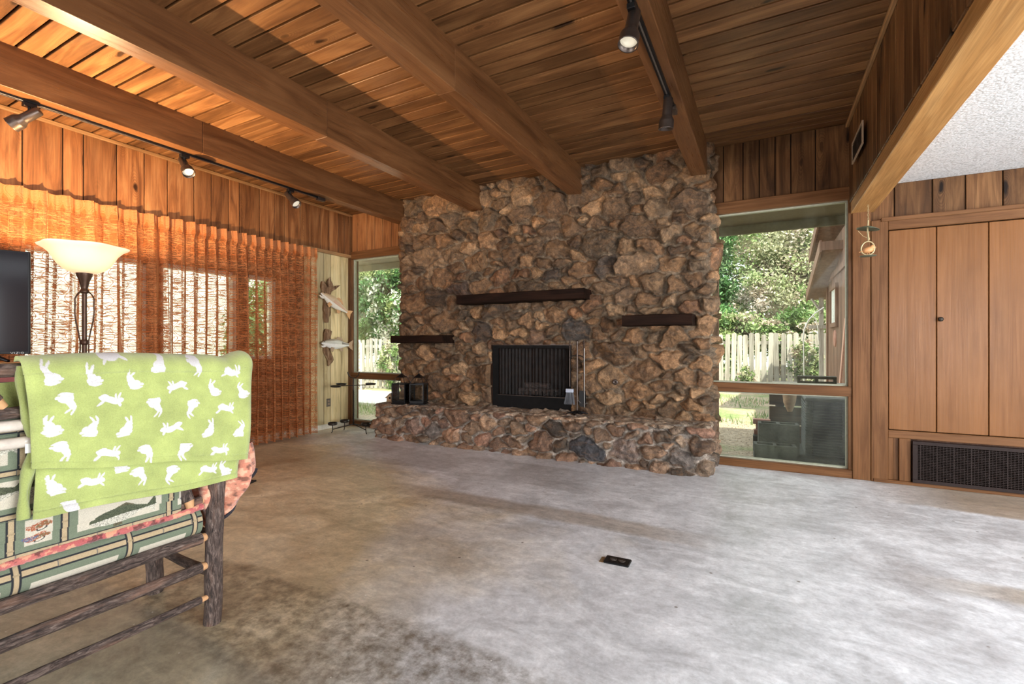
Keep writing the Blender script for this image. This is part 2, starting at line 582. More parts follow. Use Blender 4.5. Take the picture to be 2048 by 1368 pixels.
def stone_material(name, sat=1.0):
    t = NT(name)
    c = t.col()
    p = t.obj()
    n1 = t.noise(p, 17, 8, 0.72, 0.9)
    n2 = t.noise(p, 60, 5, 0.65)
    n3 = t.noise(t.map(p, (1, 1, 2.4)), 5.5, 5, 0.6, 1.2)
    b = t.mix(0.85, c, t.ramp(n1, [(0.30, 0.25), (0.5, 0.85), (0.70, 1.8)]), 'MULTIPLY')
    n0 = t.noise(p, 6.5, 6, 0.7, 1.0)
    b = t.mix(0.7, b, t.ramp(n0, [(0.34, 0.35), (0.5, 0.95), (0.66, 1.45)]), 'MULTIPLY')
    b = t.mix(0.7, b, t.ramp(n2, [(0.3, 0.6), (0.7, 1.45)]), 'MULTIPLY')
    b = t.mix(t.ramp(n3, [(0.50, 0.0), (0.75, 0.45)]), b, (0.34, 0.165, 0.060))
    vo = t.n('ShaderNodeTexVoronoi', {'Vector': p, 'Scale': 24.0}, feature='F1').outputs[0]
    h = t.math('ADD', t.math('MULTIPLY', n1, 1.0), t.math('ADD', t.math('MULTIPLY', n2, 0.35), t.math('MULTIPLY', vo, 0.3)))
    return t.set(b, t.ramp(n2, [(0.35, 0.75), (0.65, 0.42)]), None, h, 0.9, 0.026)


M['stone'] = stone_material('fieldstone')


def popcorn_material():
    t = NT('popcorn_plaster')
    p = t.obj()
    v = t.n('ShaderNodeTexVoronoi', {'Vector': p, 'Scale': 75.0}).outputs[0]
    n = t.noise(p, 90, 4, 0.7)
    return t.set(t.ramp(v, [(0.1, (0.84, 0.85, 0.85)), (0.5, (0.74, 0.75, 0.75)), (0.72, (0.56, 0.57, 0.56))]), 0.9, None, t.math('SUBTRACT', n, v), 0.5, 0.005)


M['popcorn'] = popcorn_material()


def bark_material(axis):
    t = NT('hickory_bark_' + axis.lower())
    p = t.pos()
    sc = tuple(0.22 if a == axis else 1.0 for a in 'XYZ')
    n0 = t.noise(t.map(p, sc), 14, 4, 0.6)
    n1 = t.noise(t.map(p, sc), 95, 6, 0.72, 0.8)
    b = t.ramp(n1, [(0.36, (0.016, 0.011, 0.010)), (0.5, (0.080, 0.052, 0.042)), (0.66, (0.25, 0.185, 0.155))])
    b = t.mix(t.ramp(n0, [(0.54, 0.0), (0.66, 0.6)]), b, (0.30, 0.165, 0.11))
    return t.set(b, 0.55, None, n1, 1.0, 0.010)


M['bark'] = bark_material('Y')
M['barkx'] = bark_material('X')
M['barkz'] = bark_material('Z')


def col_material(name, rough=0.9, nscale=180, bs=0.5, mul=0.35, sheen=0.0, bd=0.003):
    t = NT(name)
    c = t.col()
    n = t.noise(t.obj(), nscale, 4, 0.65)
    b = t.mix(mul, c, t.ramp(n, [(0.3, 0.55), (0.7, 1.35)]), 'MULTIPLY')
    m = t.set(b, rough, None, n, bs, bd)
    t.bsdf.inputs['Sheen Weight'].default_value = sheen
    return m


M['fleece'] = col_material('plush_fleece', 1.0, 260, 0.8, 0.3, 0.35, 0.004)
M['tapestry'] = col_material('woven_tapestry', 0.92, 420, 0.5, 0.35)
M['paint'] = col_material('painted_surface', 0.55, 60, 0.2, 0.3)
M['rough_paint'] = col_material('rough_surface', 0.9, 25, 0.6, 0.6, 0.0, 0.01)
M['fishskin'] = col_material('varnished_fish', 0.35, 120, 0.2, 0.4)


def curtain_material():
    t = NT('open_weave_curtain')
    uv = t.n('ShaderNodeUVMap', uv_map='UVMap').outputs[0]
    s = t.n('ShaderNodeSeparateXYZ', {0: uv})
    u, v = s.outputs[0], s.outputs[1]
    # ogee lattice woven into the cloth
    cu = t.math('COSINE', t.math('MULTIPLY', u, 2 * math.pi / 0.155))
    cv = t.math('COSINE', t.math('MULTIPLY', v, 2 * math.pi / 0.17))
    lw = t.noise(t.map(uv, (9, 9, 1)), 1.0, 3, 0.6)
    f = t.math('ADD', t.math('ADD', cu, cv), t.math('MULTIPLY', t.math('SUBTRACT', lw, 0.5), 0.9))
    line = t.ramp(t.math('ABSOLUTE', t.math('SUBTRACT', t.math('ABSOLUTE', f), 0.42)), [(0.06, 1.0), (0.13, 0.0)])
    disc = t.ramp(f, [(0.86, 0.0), (0.93, 1.0)])
    # uneven slub yarns running across
    jit = t.noise(t.map(uv, (14, 2, 1)), 3.0, 4, 0.6)
    vj = t.math('ADD', v, t.math('MULTIPLY', jit, 0.012))
    yarn = t.noise(t.n('ShaderNodeCombineXYZ', {'X': t.math('MULTIPLY', u, 9.0), 'Y': t.math('MULTIPLY', vj, 95.0)}).outputs[0], 1.0, 3, 0.6)
    yl = t.ramp(yarn, [(0.50, 0.0), (0.56, 1.0)])
    warp = t.ramp(t.math('ABSOLUTE', t.math('SINE', t.math('MULTIPLY', u, 2 * math.pi / 0.0775))), [(0.02, 1.0), (0.06, 0.0)])
    op = t.math('MAXIMUM', t.math('MAXIMUM', line, t.math('MULTIPLY', disc, 0.35)), t.math('MAXIMUM', yl, warp))
    # behind the open weave the slubs still catch some light
    fac = t.n('ShaderNodeLayerWeight', {'Blend': 0.5}).outputs['Facing']
    # yarns close up where the cloth turns edge-on in a fold
    op = t.math('MAXIMUM', op, t.ramp(fac, [(0.50, 0.0), (0.66, 1.0)]))
    hd = t.n('ShaderNodeMapRange', {0: v, 1: 2.36, 2: 2.40, 3: 0.0, 4: 0.9}).outputs[0]
    op = t.math('MAXIMUM', op, hd)
    op = t.ramp(op, [(0.0, 0.26), (1.0, 0.98)])
    n = t.noise(t.map(uv, (40, 40, 1)), 3.0, 3)
    c = t.mix(t.math('MAXIMUM', line, disc), (0.54, 0.225, 0.092), (0.43, 0.145, 0.050))
    c = t.mix(0.5, c, t.ramp(n, [(0.3, 0.7), (0.7, 1.3)]), 'MULTIPLY')
    df = t.n('ShaderNodeBsdfDiffuse', {'Color': c})
    tl = t.n('ShaderNodeBsdfTranslucent', {'Color': c})
    m1 = t.n('ShaderNodeMixShader', {0: 0.30, 1: df.outputs[0], 2: tl.outputs[0]})
    tr = t.n('ShaderNodeBsdfTransparent')
    m2 = t.n('ShaderNodeMixShader', {0: op, 1: tr.outputs[0], 2: m1.outputs[0]})
    t.link(m2.outputs[0], t.out.inputs[0])
    return t.m


M['curtain'] = curtain_material()


def leaf_material(name):
    t = NT(name)
    c = t.col()
    df = t.n('ShaderNodeBsdfPrincipled', {'Base Color': c, 'Roughness': 0.45})
    tl = t.n('ShaderNodeBsdfTranslucent', {'Color': c})
    m = t.n('ShaderNodeMixShader', {0: 0.35, 1: df.outputs[0], 2: tl.outputs[0]})
    t.link(m.outputs[0], t.out.inputs[0])
    return t.m


M['leaf'] = leaf_material('foliage')


def ground_material():
    t = NT('yard_soil')
    p = t.pos()
    n = t.noise(p, 0.7, 5, 0.6)
    f = t.noise(p, 18, 6, 0.7)
    soil = t.ramp(f, [(0.3, (0.16, 0.12, 0.08)), (0.55, (0.36, 0.28, 0.20)), (0.75, (0.62, 0.52, 0.40))])
    grass = t.ramp(f, [(0.3, (0.06, 0.09, 0.03)), (0.6, (0.20, 0.26, 0.09)), (0.8, (0.40, 0.42, 0.20))])
    return t.set(t.mix(t.ramp(n, [(0.50, 0.0), (0.64, 1.0)]), soil, grass), 0.95, None, f, 0.8, 0.03)


M['ground'] = ground_material()
M['concrete'] = plain('driveway_concrete', (0.62, 0.60, 0.56), 0.9, 0, 0.15, 8)
M['block'] = plain('concrete_block', (0.050, 0.050, 0.038), 0.95, 0, 0.35, 60, 0.6)
M['acmetal'] = plain('condenser_cabinet', (0.055, 0.06, 0.05), 0.7, 0.1, 0.3, 18)

# ------------------------------------------------------------------ boards
BR = random.Random(3)


def tint():
    v = BR.uniform(0.12, 0.95)
    return (v, BR.random(), BR.random())


def vboards(mb, mbd, plane, a0, a1, z0, z1, face, thick, nrm, wmin=0.12, wmax=0.27, gap=0.008):
    """vertical boards on the wall plane ('x' or 'y' constant = face); nrm is the side the room is on"""
    a = a0
    while a < a1 - 1e-6:
        w = BR.uniform(wmin, wmax)
        b = min(a + w, a1)
        if a1 - b < 0.06:
            b = a1
        f0, f1 = (face - nrm * thick, face)
        lo, hi = min(f0, f1), max(f0, f1)
        if plane == 'x':
            mb.box(lo, hi, a + gap / 2, b - gap / 2, z0, z1, tint(), 0.003)
        else:
            mb.box(a + gap / 2, b - gap / 2, lo, hi, z0, z1, tint(), 0.003)
        a = b
    g0 = face - nrm * thick * 1.05
    g1 = face - nrm * 0.010
    lo, hi = min(g0, g1), max(g0, g1)
    if plane == 'x':
        mbd.box(lo, hi, a0, a1, z0 + 0.002, z1 - 0.002)
    else:
        mbd.box(a0, a1, lo, hi, z0 + 0.002, z1 - 0.002)


XL, YB, ZC = -5.55, 5.25, 3.21
YR = -3.45      # rear wall
XR = 5.1        # right wall

# floor
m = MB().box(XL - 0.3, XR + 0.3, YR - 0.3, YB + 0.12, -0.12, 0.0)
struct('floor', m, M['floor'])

# ceiling boards run along X, tongue and groove
m = MB()
md = MB()
y = YR
while y < YB + 0.1:
    w = 0.1385
    x = XL - 0.05 - BR.uniform(0, 2)
    while x < 0.7:
        L = BR.uniform(9, 12)
        x0, x1 = max(x, XL - 0.05), min(x + L, 0.70)
        if x1 > x0 + 0.02:
            m.box(x0 + 0.0008, x1 - 0.0008, y + 0.0085, y + w - 0.0085, ZC, ZC + 0.03, tint(), 0.0022)
        x += L
    y += w
md.box(XL - 0.1, 0.75, YR - 0.1, YB + 0.2, ZC + 0.022, ZC + 0.06)


def cz(x):
    return ZC - 0.045 + 0.0082 * (x - XL)


for q_ in (m, md):
    q_.v = [(p[0], p[1], p[2] - ZC + cz(p[0])) for p in q_.v]
c = struct('ceiling', m, M['ceil'])
struct('ceiling_deck', md, M['dark'], c)
# roof above everything (stops the sun)
m = MB().box(XL - 0.9, XR + 0.6, YR - 0.8, 6.35, ZC + 0.1, ZC + 0.3)
struct('ceiling_roof_slab', m, M['eave'])

# popcorn ceiling of the lower bay
m = MB().box(0.72, XR, YR, YB, 2.61, 2.70)
struct('ceiling_plaster', m, M['popcorn'])

# left wall: solid parts around the three windows, upper boards proud of the lower ones
WIN_L = [(1.62, 2.56), (2.68, 3.50), (3.62, 4.02)]
WZ0, WZ1 = 1.02, 2.06
m = MB()
md = MB()
vboards(m, md, 'x', YR, YB, 2.52, 3.19, XL + 0.03, 0.03, 1, 0.10, 0.27)
wl = struct('wall_left', m, M['wallz'])
m2 = MB()
vboards(m2, md, 'x', 4.42, YB, 0.06, 2.52, XL + 0.012, 0.03, 1, 0.10, 0.21)
struct('wall_left_boards', m2, M['walldaylit'], wl)
m2 = MB()
vboards(m2, md, 'x', YR, 1.62, 0.06, 2.52, XL + 0.012, 0.03, 1)
for a, b in [(2.56, 2.68), (3.50, 3.62), (4.02, 4.15), (4.158, 4.28), (4.288, 4.412)]:
    m2.box(XL - 0.02, XL + 0.012, a, b, 0.06, 2.52, tint())
for a, b in WIN_L:
    m2.box(XL - 0.02, XL + 0.012, a, b, 0.06, WZ0, tint())
    m2.box(XL - 0.02, XL + 0.012, a, b, WZ1, 2.52, tint())
struct('wall_left_lower_boards', m2, M['wallz'], wl)
struct('wall_left_backing', md, M['dark'], wl)
m = MB()
for a, b, z0, z1 in [(YR - .2, 1.62, -0.1, 3.3), (2.56, 2.68, -0.1, 3.3), (3.50, 3.62, -0.1, 3.3), (4.02, YB + 0.2, -0.1, 3.3)]:
    m.box(XL - 0.18, XL - 0.03, a, b, z0, z1)
for a, b in WIN_L:
    m.box(XL - 0.18, XL - 0.03, a, b, -0.1, WZ0)
    m.box(XL - 0.18, XL - 0.03, a, b, WZ1, 3.3)
struct('wall_left_outer', m, M['eave'], wl)
for i, (a, b) in enumerate(WIN_L):
    m = MB()
    for q in ((a, a + 0.04), (b - 0.04, b)):
        m.box(XL - 0.14, XL - 0.03, q[0], q[1], WZ0, WZ1)
    m.box(XL - 0.14, XL - 0.03, a, b, WZ0, WZ0 + 0.04)
    m.box(XL - 0.14, XL - 0.03, a, b, WZ1 - 0.04, WZ1)
    w = struct('window_%d' % (i + 3), m, M['cream'])
    g = MB().box(XL - 0.10, XL - 0.094, a + 0.04, b - 0.04, WZ0 + 0.04, WZ1 - 0.04)
    struct('pane', g, M['glass'], w)

# trims on the left wall
m = MB().box(XL + .03, XL + 0.052, YR, YB, 3.13, 3.163, (0.5, 0.2, 0.3), 0.004)
struct('trim_1', m, M['trimy'])
m = MB().box(XL, XL + 0.06, 4.36, YB, 2.505, 2.55, (0.6, 0.3, 0.3), 0.004)
struct('trim_2', m, M['trimy'])
m = MB().box(XL, XL + 0.03, YR, YB - 0.02, 0.0, 0.07, (0.6, 0.5, 0.3), 0.004)
struct('baseboard_left', m, M['cream'])

# back wall
CH0, CH1 = -4.44, -0.48     # chimney breast
m = MB()
md = MB()
vboards(m, md, 'y', XL, CH0 + 0.1, 2.60, ZC, YB, 0.03, -1, 0.13, 0.24)
wb = struct('wall_back', m, M['wallz'])
m2 = MB()
vboards(m2, md, 'y', CH1 - 0.1, 0.70, 2.62, ZC, YB, 0.03, -1, 0.13, 0.25)
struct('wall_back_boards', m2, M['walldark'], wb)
m3 = MB()
vboards(m3, md, 'y', 0.83, XR, 2.30, 2.61, YB, 0.03, -1, 0.17, 0.26)
m3.box(0.955, 1.02, YB - 0.03, YB, 0.03, 0.42, tint(), .003)
m3.box(1.03, 1.11, YB - 0.03, YB, 0.03, 0.42, tint(), .003)
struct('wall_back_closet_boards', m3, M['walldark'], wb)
struct('wall_back_backing', md, M['dark'], wb)
m = MB()
m.box(CH0 - 0.02, CH1 + 0.02, 5.9, 6.0, -0.1, 3.3)
m.box(XL - 0.18, CH0 + 0.2, YB + 0.04, YB + 0.16, 2.58, 3.3)
m.box(CH1 - 0.2, 0.80, YB + 0.04, YB + 0.16, 2.58, 3.3)
m.box(0.80, XR + 0.2, YB + 0.04, YB + 0.16, -0.1, 3.3)
struct('wall_back_outer', m, M['brownout'], wb)


def framed_window(name, x0, x1, z0, z1, zr0, zr1, headz, col, left_jamb=True):
    m = MB()
    yb, yf = YB + 0.10, YB - 0.035
    m.box(x0, x1, yf, yb, headz, headz + 0.115, (0.5, 0.1, 0.2), 0.004)
    w = struct(name, m, M['trimx'])
    r = MB().box(x0, x1, yf, yb, zr0, zr1, (0.55, 0.4, 0.2), 0.004)
    struct('window_rail', r, M['trimx'], w)
    r = MB().box(x0, x1, yf - 0.01, yb, 0.0, z0, (0.5, 0.7, 0.2), 0.004)
    struct('window_sill', r, M['trimx'], w)
    j = MB()
    j.box(x1 - 0.028, x1, yf + 0.004, yb, z0, headz, (0.5, 0.3, 0.6), 0.003)
    if left_jamb:
        j.box(x0, x0 + 0.028, yf + 0.004, yb, z0, headz, (0.5, 0.3, 0.6), 0.003)
    struct('window_jamb', j, M['trimz'], w)
    s = MB()
    for (a, b) in ((z0, zr0), (zr1, headz)):
        xa, xb = x0 + 0.028, x1 - 0.028
        for q in ((xa, xa + 0.013), (xb - 0.013, xb)):
            s.box(q[0], q[1], YB + 0.01, YB + 0.06, a, b)
        s.box(xa + 0.013, xb - 0.013, YB + 0.01, YB + 0.06, a, a + 0.013)
        s.box(xa + 0.013, xb - 0.013, YB + 0.01, YB + 0.06, b - 0.013, b)
    struct('window_frame', s, M['framepaint'], w)
    for (a, b) in ((z0, zr0), (zr1, headz)):
        g = MB().box(x0 + 0.04, x1 - 0.04, YB + 0.03, YB + 0.036, a + 0.01, b - 0.01)
        struct('pane', g, M['glass'], w)
    return w


framed_window('window_1', XL + 0.035, CH0 + 0.02, 0.07, 2.44, 0.70, 0.785, 2.485, None)
framed_window('window_2', CH1 - 0.03, 0.70, 0.075, 2.5, 0.735, 0.825, 2.515, None)
m = MB().box(XL, XL + 0.05, YB - 0.05, YB + 0.1, 0.0, 3.2, (0.3, 0.3, 0.3), 0.004)
struct('trim_3', m, M['trimz'])
# post between the right window and the closet
m = MB().box(0.70, 0.832, YB - 0.05, YB + 0.1, 0.0, 2.61, (0.55, 0.2, 0.9), 0.004)
struct('trim_4', m, M['trimz'])

# right side and rear walls, with openings cut for the fill lights
m = MB()
m.box(XR, XR + 0.15, 2.8, YB, 0, 2.7)
m.box(XR, XR + 0.15, YR, -0.8, 0, 2.7)
m.box(XR, XR + 0.15, -0.8, 2.8, 0, 0.3)
m.box(XR, XR + 0.15, -0.8, 2.8, 2.4, 2.7)
struct('wall_right', m, M['walldark'])
m = MB()
for a, b, z0, z1 in [(XL - .2, -4.85, 0, 3.3), (-1.75, 1.95, 0, 3.3), (5.05, XR + .2, 0, 3.3), (-4.85, -1.75, 2.45, 3.3), (1.95, 5.05, 2.45, 3.3), (-4.85, -1.75, 0, 0.25), (1.95, 5.05, 0, 0.25)]:
    m.box(a, b, YR - 0.15, YR, z0, z1)
struct('wall_rear', m, M['walldark'])

# boarded drop above the soffit beam
m = MB()
md = MB()
vboards(m, md, 'x', YR, YB, 2.48, ZC, 0.68, 0.03, -1, 0.11, 0.2)
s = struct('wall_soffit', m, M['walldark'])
struct('wall_soffit_backing', md, M['dark'], s)
m = MB().box(0.655, 0.68, YR, YB, 3.175, 3.21, (0.5, 0.3, 0.3), 0.003)
struct('trim_5', m, M['trimy'])
m = MB().box(0.69, 0.865, YR, YB, 2.38, 2.70, (0.6, 0.2, 0.2), 0.004)
obj('soffit_beam', m, M['beamlight'], None, 'light brown beam under the boarded drop, at the edge of the white textured ceiling', 'beam')

# four big ceiling beams
BL = ['brown ceiling beam nearest the curtains, with a black track and three spotlights under it',
      'brown ceiling beam without lights ending at the left part of the stone chimney',
      'brown ceiling beam without lights ending near the middle of the stone chimney',
      'brown ceiling beam carrying a black track with two spotlights, ending at the right of the chimney']
for (x0, x1), lb in zip([(-4.53, -4.385), (-3.275, -3.13), (-1.955, -1.81), (-0.645, -0.5)], BL):
    m = MB()
    jy = {-4.53: 2.45, -3.275: 2.72, -1.955: 2.62, -0.645: 9}[x0]
    t1 = tint()
    t1 = (0.5, t1[1], t1[2])
    zt = cz(x0) + .01
    m.box(x0, x1, YR, min(jy, 5.16) - 0.001, 2.89, zt, t1, 0.004)
    if jy < 5:
        t1 = tint()
        m.box(x0, x1, jy + 0.001, 5.16, 2.89, zt, (0.45, t1[1], t1[2]), 0.004)
    obj('ceiling_beam', m, M['beam'], None, lb, 'beam', 'ceiling beams')

# ------------------------------------------------------------------ fieldstone
PAL = [(.25, .150, .085), (.20, .115, .062), (.29, .175, .10), (.235, .125, .070), (.17, .105, .062), (.33, .215, .13),
       (.22, .145, .092), (.27, .165, .098), (.145, .095, .062), (.28, .170, .095), (.35, .24, .155), (.20, .140, .092)]


def stone_field(U, V, rng, umin, umax, vmin, vmax, size, pal, mort, bulge, big=None, dark=1.0, mcol=(0.19, 0.135, 0.085)):
    """U, V arrays of surface coordinates -> (height, colour) of a wall of irregular stones"""
    # seeds by dart throwing with mixed sizes
    pts = []
    tries = 0
    want = (umax - umin) * (vmax - vmin)
    arr = []
    pre = list(big or [])
    for b in pre:
        arr.append(b)
    while tries < 14000:
        tries += 1
        u = rng.uniform(umin - .1, umax + .1)
        v = rng.uniform(vmin - .05, vmax + .05)
        s = size * (0.55 + 0.95 * rng.random() ** 1.4) * (1.0 if tries < 4000 else 0.55)
        ok = True
        for (a, b, c, *_r) in arr:
            du = (a - u) / 1.28
            dv = (b - v)
            if du * du + dv * dv < (0.46 * (s + c)) ** 2:
                ok = False
                break
        if ok:
            arr.append((u, v, s))
    S = np.array([(a[0], a[1], a[2]) for a in arr])
    N = len(S)
    rot = np.array([rng.uniform(-0.35, 0.35) for _ in range(N)])
    asp = np.array([rng.uniform(1.15, 2.0) for _ in range(N)])
    Uw = U + 0.020 * np.sin(V * 17 + 1.3 * np.sin(U * 9)) + 0.010 * np.sin(V * 41 + U * 23)
    Vw = V + 0.018 * np.sin(U * 14 + 1.7 * np.sin(V * 11)) + 0.009 * np.sin(U * 47 - V * 19)
    shp = U.shape
    P = np.stack([Uw.ravel(), Vw.ravel()], 1)
    F1 = np.empty(len(P))
    F2 = np.empty(len(P))
    I1 = np.empty(len(P), dtype=int)
    for k in range(0, len(P), 6000):
        q = P[k:k + 6000]
        du = q[:, None, 0] - S[None, :, 0]
        dv = q[:, None, 1] - S[None, :, 1]
        cr, sr = np.cos(rot), np.sin(rot)
        a = (du * cr + dv * sr) / asp
        b = (-du * sr + dv * cr)
        # between a circle and a box: flattened stones
        d = (np.abs(a) ** 2.3 + np.abs(b) ** 2.3) ** (1 / 2.3) - S[None, :, 2] * 0.30
        o = np.argpartition(d, 1, axis=1)[:, :2]
        dd = np.take_along_axis(d, o, 1)
        sw = dd[:, 0] > dd[:, 1]
        o[sw] = o[sw][:, ::-1]
        dd = np.sort(dd, axis=1)
        F1[k:k + 6000] = dd[:, 0]
        F2[k:k + 6000] = dd[:, 1]
        I1[k:k + 6000] = o[:, 0]
    e = (F2 - F1)
    t = np.clip((e - mort) / (0.024), 0, 1)
    prof = 1 - (1 - t) ** 2.2
    hs = np.array([rng.uniform(0.5, 1.25) for _ in range(N)])
    tu = np.array([rng.uniform(-0.30, 0.30) for _ in range(N)])
    tv = np.array([rng.uniform(-0.22, 0.34) for _ in range(N)])
    du = P[:, 0] - S[I1, 0]
    dv = P[:, 1] - S[I1, 1]
    # broken faces: two facets per stone
    fa = np.array([rng.uniform(0, 6.28) for _ in range(N)])
    fo = np.array([rng.uniform(0.0, 0.04) for _ in range(N)])
    side = np.maximum(0, du * np.cos(fa[I1]) + dv * np.sin(fa[I1]) - fo[I1])
    fa2 = fa + 2.2
    side2 = np.maximum(0, du * np.cos(fa2[I1]) + dv * np.sin(fa2[I1]) - fo[I1] * 0.7)
    H = prof * (bulge * hs[I1] + tu[I1] * du + tv[I1] * dv - 0.32 * side - 0.36 * side2)
    H = np.maximum(H, prof * bulge * 0.2)
    nz = np.array([noise.fractal(Vector((p[0] * 14, p[1] * 14, 3.0)), 0.8, 2.1, 4) for p in P])
    nz2 = np.array([noise.noise(Vector((p[0] * 5, p[1] * 5, 9.0))) for p in P])
    H = H + prof * nz * 0.012 + (1 - prof) * nz * 0.003 + nz2 * 0.006
    wts = [rng.randrange(len(pal)) for _ in range(N)]
    C = np.array([pal[w] for w in wts]) * np.array([1.08, 0.96, 0.78])
    br = np.array([rng.uniform(0.45, 1.3) for _ in range(N)]) * dark * 0.84
    if big:
        for i, b in enumerate(pre):
            if len(b) > 3:
                C[i] = b[3]
                br[i] = 1.0
    col = C[I1] * br[I1][:, None] * (1 + 0.35 * nz[:, None])
    mc = np.array(mcol) * (0.85 + 0.5 * (nz[:, None] + 0.3))
    w = np.clip((e - mort * 0.75) / 0.012, 0, 1)[:, None]
    col = np.clip(mc * (1 - w) + col * w, 0.01, 0.9)
    return H.reshape(shp), col.reshape(shp + (3,))


fire = thing('stone_fireplace', 'tall chimney of rough brown fieldstone with a black firebox and a raised stone hearth', 'fireplace', (-2.46, 5.12, 0))
OX0, OX1, OZ1, HZ = -2.98, -1.94, 1.20, 0.44
yF, yS = 5.125, 5.36
LL, LF = yS - yF, CH1 - CH0
rng = random.Random(21)
st = 0.0115
us = np.arange(0, LL * 2 + LF + st, st)
vs_ = np.arange(HZ - 0.03, ZC + 0.008, st)
Ug, Vg = np.meshgrid(us, vs_, indexing='ij')
big = [(LL + 3.02, 2.70, .30), (LL + 1.30, 1.36, .28, (.065, .042, .028)), (LL + 2.05, 1.30, .22, (.15, .085, .05)), (LL + 2.56, 1.37, .29, (.060, .046, .036)),
       (LL + 1.72, 1.46, .17), (LL + 2.28, 1.55, .2), (LL + 2.35, 2.28, .22), (LL + 1.75, 2.30, .26), (LL + 3.55, 1.05, .2), (LL + 2.25, 2.0, .17, (.07, .045, .03)),
       (LL + 2.9, 2.05, .2, (.085, .058, .04)), (LL + 1.0, 1.9, .2, (.10, .06, .04)), (LL + 0.75, 2.55, .2), (LL + 3.5, 3.0, .24)]
H, Cc = stone_field(Ug, Vg, rng, 0, us[-1], HZ, ZC, 0.262, PAL, 0.018, 0.080, big)
# flush at the mouth of the firebox
Xf = CH0 + (Ug - LL)
inside = (Xf > OX0 - 0.0) & (Xf < OX1) & (Vg < OZ1)
dx = np.maximum(np.maximum(OX0 - Xf, Xf - OX1), 0)
dz = np.maximum(Vg - OZ1, 0)
dm = np.sqrt(dx ** 2 + dz ** 2)
lip = np.clip(dm / 0.03, 0, 1)
ced = np.minimum(np.abs(Ug - LL), np.abs(Ug - LL - LF))
H = np.where(inside, 0, H * (0.25 + 0.75 * lip) * (0.5 + 0.5 * np.clip(ced / 0.05, 0, 1)))
P = np.zeros(Ug.shape + (3,))
for i, u in enumerate(us):
    if u <= LL:
        bx, by, nx, ny = CH0, yS - u, -1.0, 0.0
        dd = LL - u
        if dd < 0.04:
            a = (1 - dd / 0.04) * math.pi / 4
            nx, ny = -math.cos(a), -math.sin(a)
    elif u <= LL + LF:
        bx, by, nx, ny = CH0 + u - LL, yF, 0.0, -1.0
        dd = u - LL
        de = LL + LF - u
        if dd < 0.04:
            a = (1 - dd / 0.04) * math.pi / 4
            nx, ny = -math.sin(a), -math.cos(a)
        if de < 0.04:
            a = (1 - de / 0.04) * math.pi / 4
            nx, ny = math.sin(a), -math.cos(a)
    else:
        q = u - LL - LF
        bx, by, nx, ny = CH1, yF + q, 1.0, 0.0
        if q < 0.04:
            a = (1 - q / 0.04) * math.pi / 4
            nx, ny = math.cos(a), -math.sin(a)
    P[i, :, 0] = bx + nx * H[i]
    P[i, :, 1] = by + ny * H[i]
P[:, :, 2] = Vg
m = MB()
n_, m_ = Ug.shape
m.v = list(map(tuple, P.reshape(-1, 3)))
for i in range(n_ - 1):
    xm = Xf[i, 0] + st / 2
    for j in range(m_ - 1):
        zm = vs_[j] + st / 2
        if OX0 < xm < OX1 and zm < OZ1 and LL < us[i] < LL + LF:
            continue
        m.f.append((i * m_ + j, (i + 1) * m_ + j, (i + 1) * m_ + j + 1, i * m_ + j + 1))
        m.c.append(tuple(Cc[i, j]))
        m.sm.append(True)
obj('chimney_breast', m, M['stone'], fire, recalc=False)

# raised hearth
HX0, HX1, HY = -4.46, -0.46, 4.67
LL2 = 0.62
us = np.arange(0, LL2 * 2 + (HX1 - HX0) + st, st)
vs_ = np.arange(0.0, HZ + 0.005, 0.0105)
Ug, Vg = np.meshgrid(us, vs_, indexing='ij')
HP = [(.31, .20, .15), (.25, .155, .115), (.38, .27, .21), (.29, .175, .14), (.20, .135, .10), (.34, .24, .18), (.27, .21, .17), (.11, .085, .07)]
rng = random.Random(5)
big = [(LL2 + .93, .15, .21, (.15, .12, .10)), (LL2 + 1.2, .14, .19), (LL2 + 2.35, .15, .24), (LL2 + 2.86, .13, .27, (.055, .052, .055)), (LL2 + 3.25, .15, .27, (.23, .17, .14)),
       (LL2 + 3.78, .14, .2, (.16, .13, .11)), (LL2 + .62, .19, .2, (.24, .15, .11)), (LL2 + 1.62, .13, .18), (LL2 + .18, .11, .16), (LL2 + 3.62, .34, .16), (LL2 + 1.9, .33, .13), (LL2 + 2.7, .36, .12), (LL2 + .25, .33, .14)]
H, Cc = stone_field(Ug, Vg, rng, 0, us[-1], 0.0, HZ, 0.235, HP, 0.018, 0.072, big, 1.15, (.36, .31, .26))
topf = np.clip((HZ - Vg) / 0.03, 0, 1) ** 0.5
H = H * (0.35 + 0.65 * topf)
P = np.zeros(Ug.shape + (3,))
for i, u in enumerate(us):
    if u <= LL2:
        bx, by, nx, ny = HX0, HY + LL2 - u, -1.0, 0.0
        dd = LL2 - u
        if dd < .05:
            a = (1 - dd / .05) * math.pi / 4
            nx, ny = -math.cos(a), -math.sin(a)
    elif u <= LL2 + HX1 - HX0:
        q = u - LL2
        bx, by, nx, ny = HX0 + q, HY, 0.0, -1.0
        de = HX1 - HX0 - q
        if q < .05:
            a = (1 - q / .05) * math.pi / 4
            nx, ny = -math.sin(a), -math.cos(a)
        if de < .05:
            a = (1 - de / .05) * math.pi / 4
            nx, ny = math.sin(a), -math.cos(a)
    else:
        q = u - LL2 - (HX1 - HX0)
        bx, by, nx, ny = HX1, HY + q, 1.0, 0.0
        if q < .05:
            a = (1 - q / .05) * math.pi / 4
            nx, ny = math.cos(a), -math.sin(a)
    P[i, :, 0] = bx + nx * H[i]
    P[i, :, 1] = by + ny * H[i]
P[:, :, 2] = Vg
m = MB()
grid(m, P, Cc)
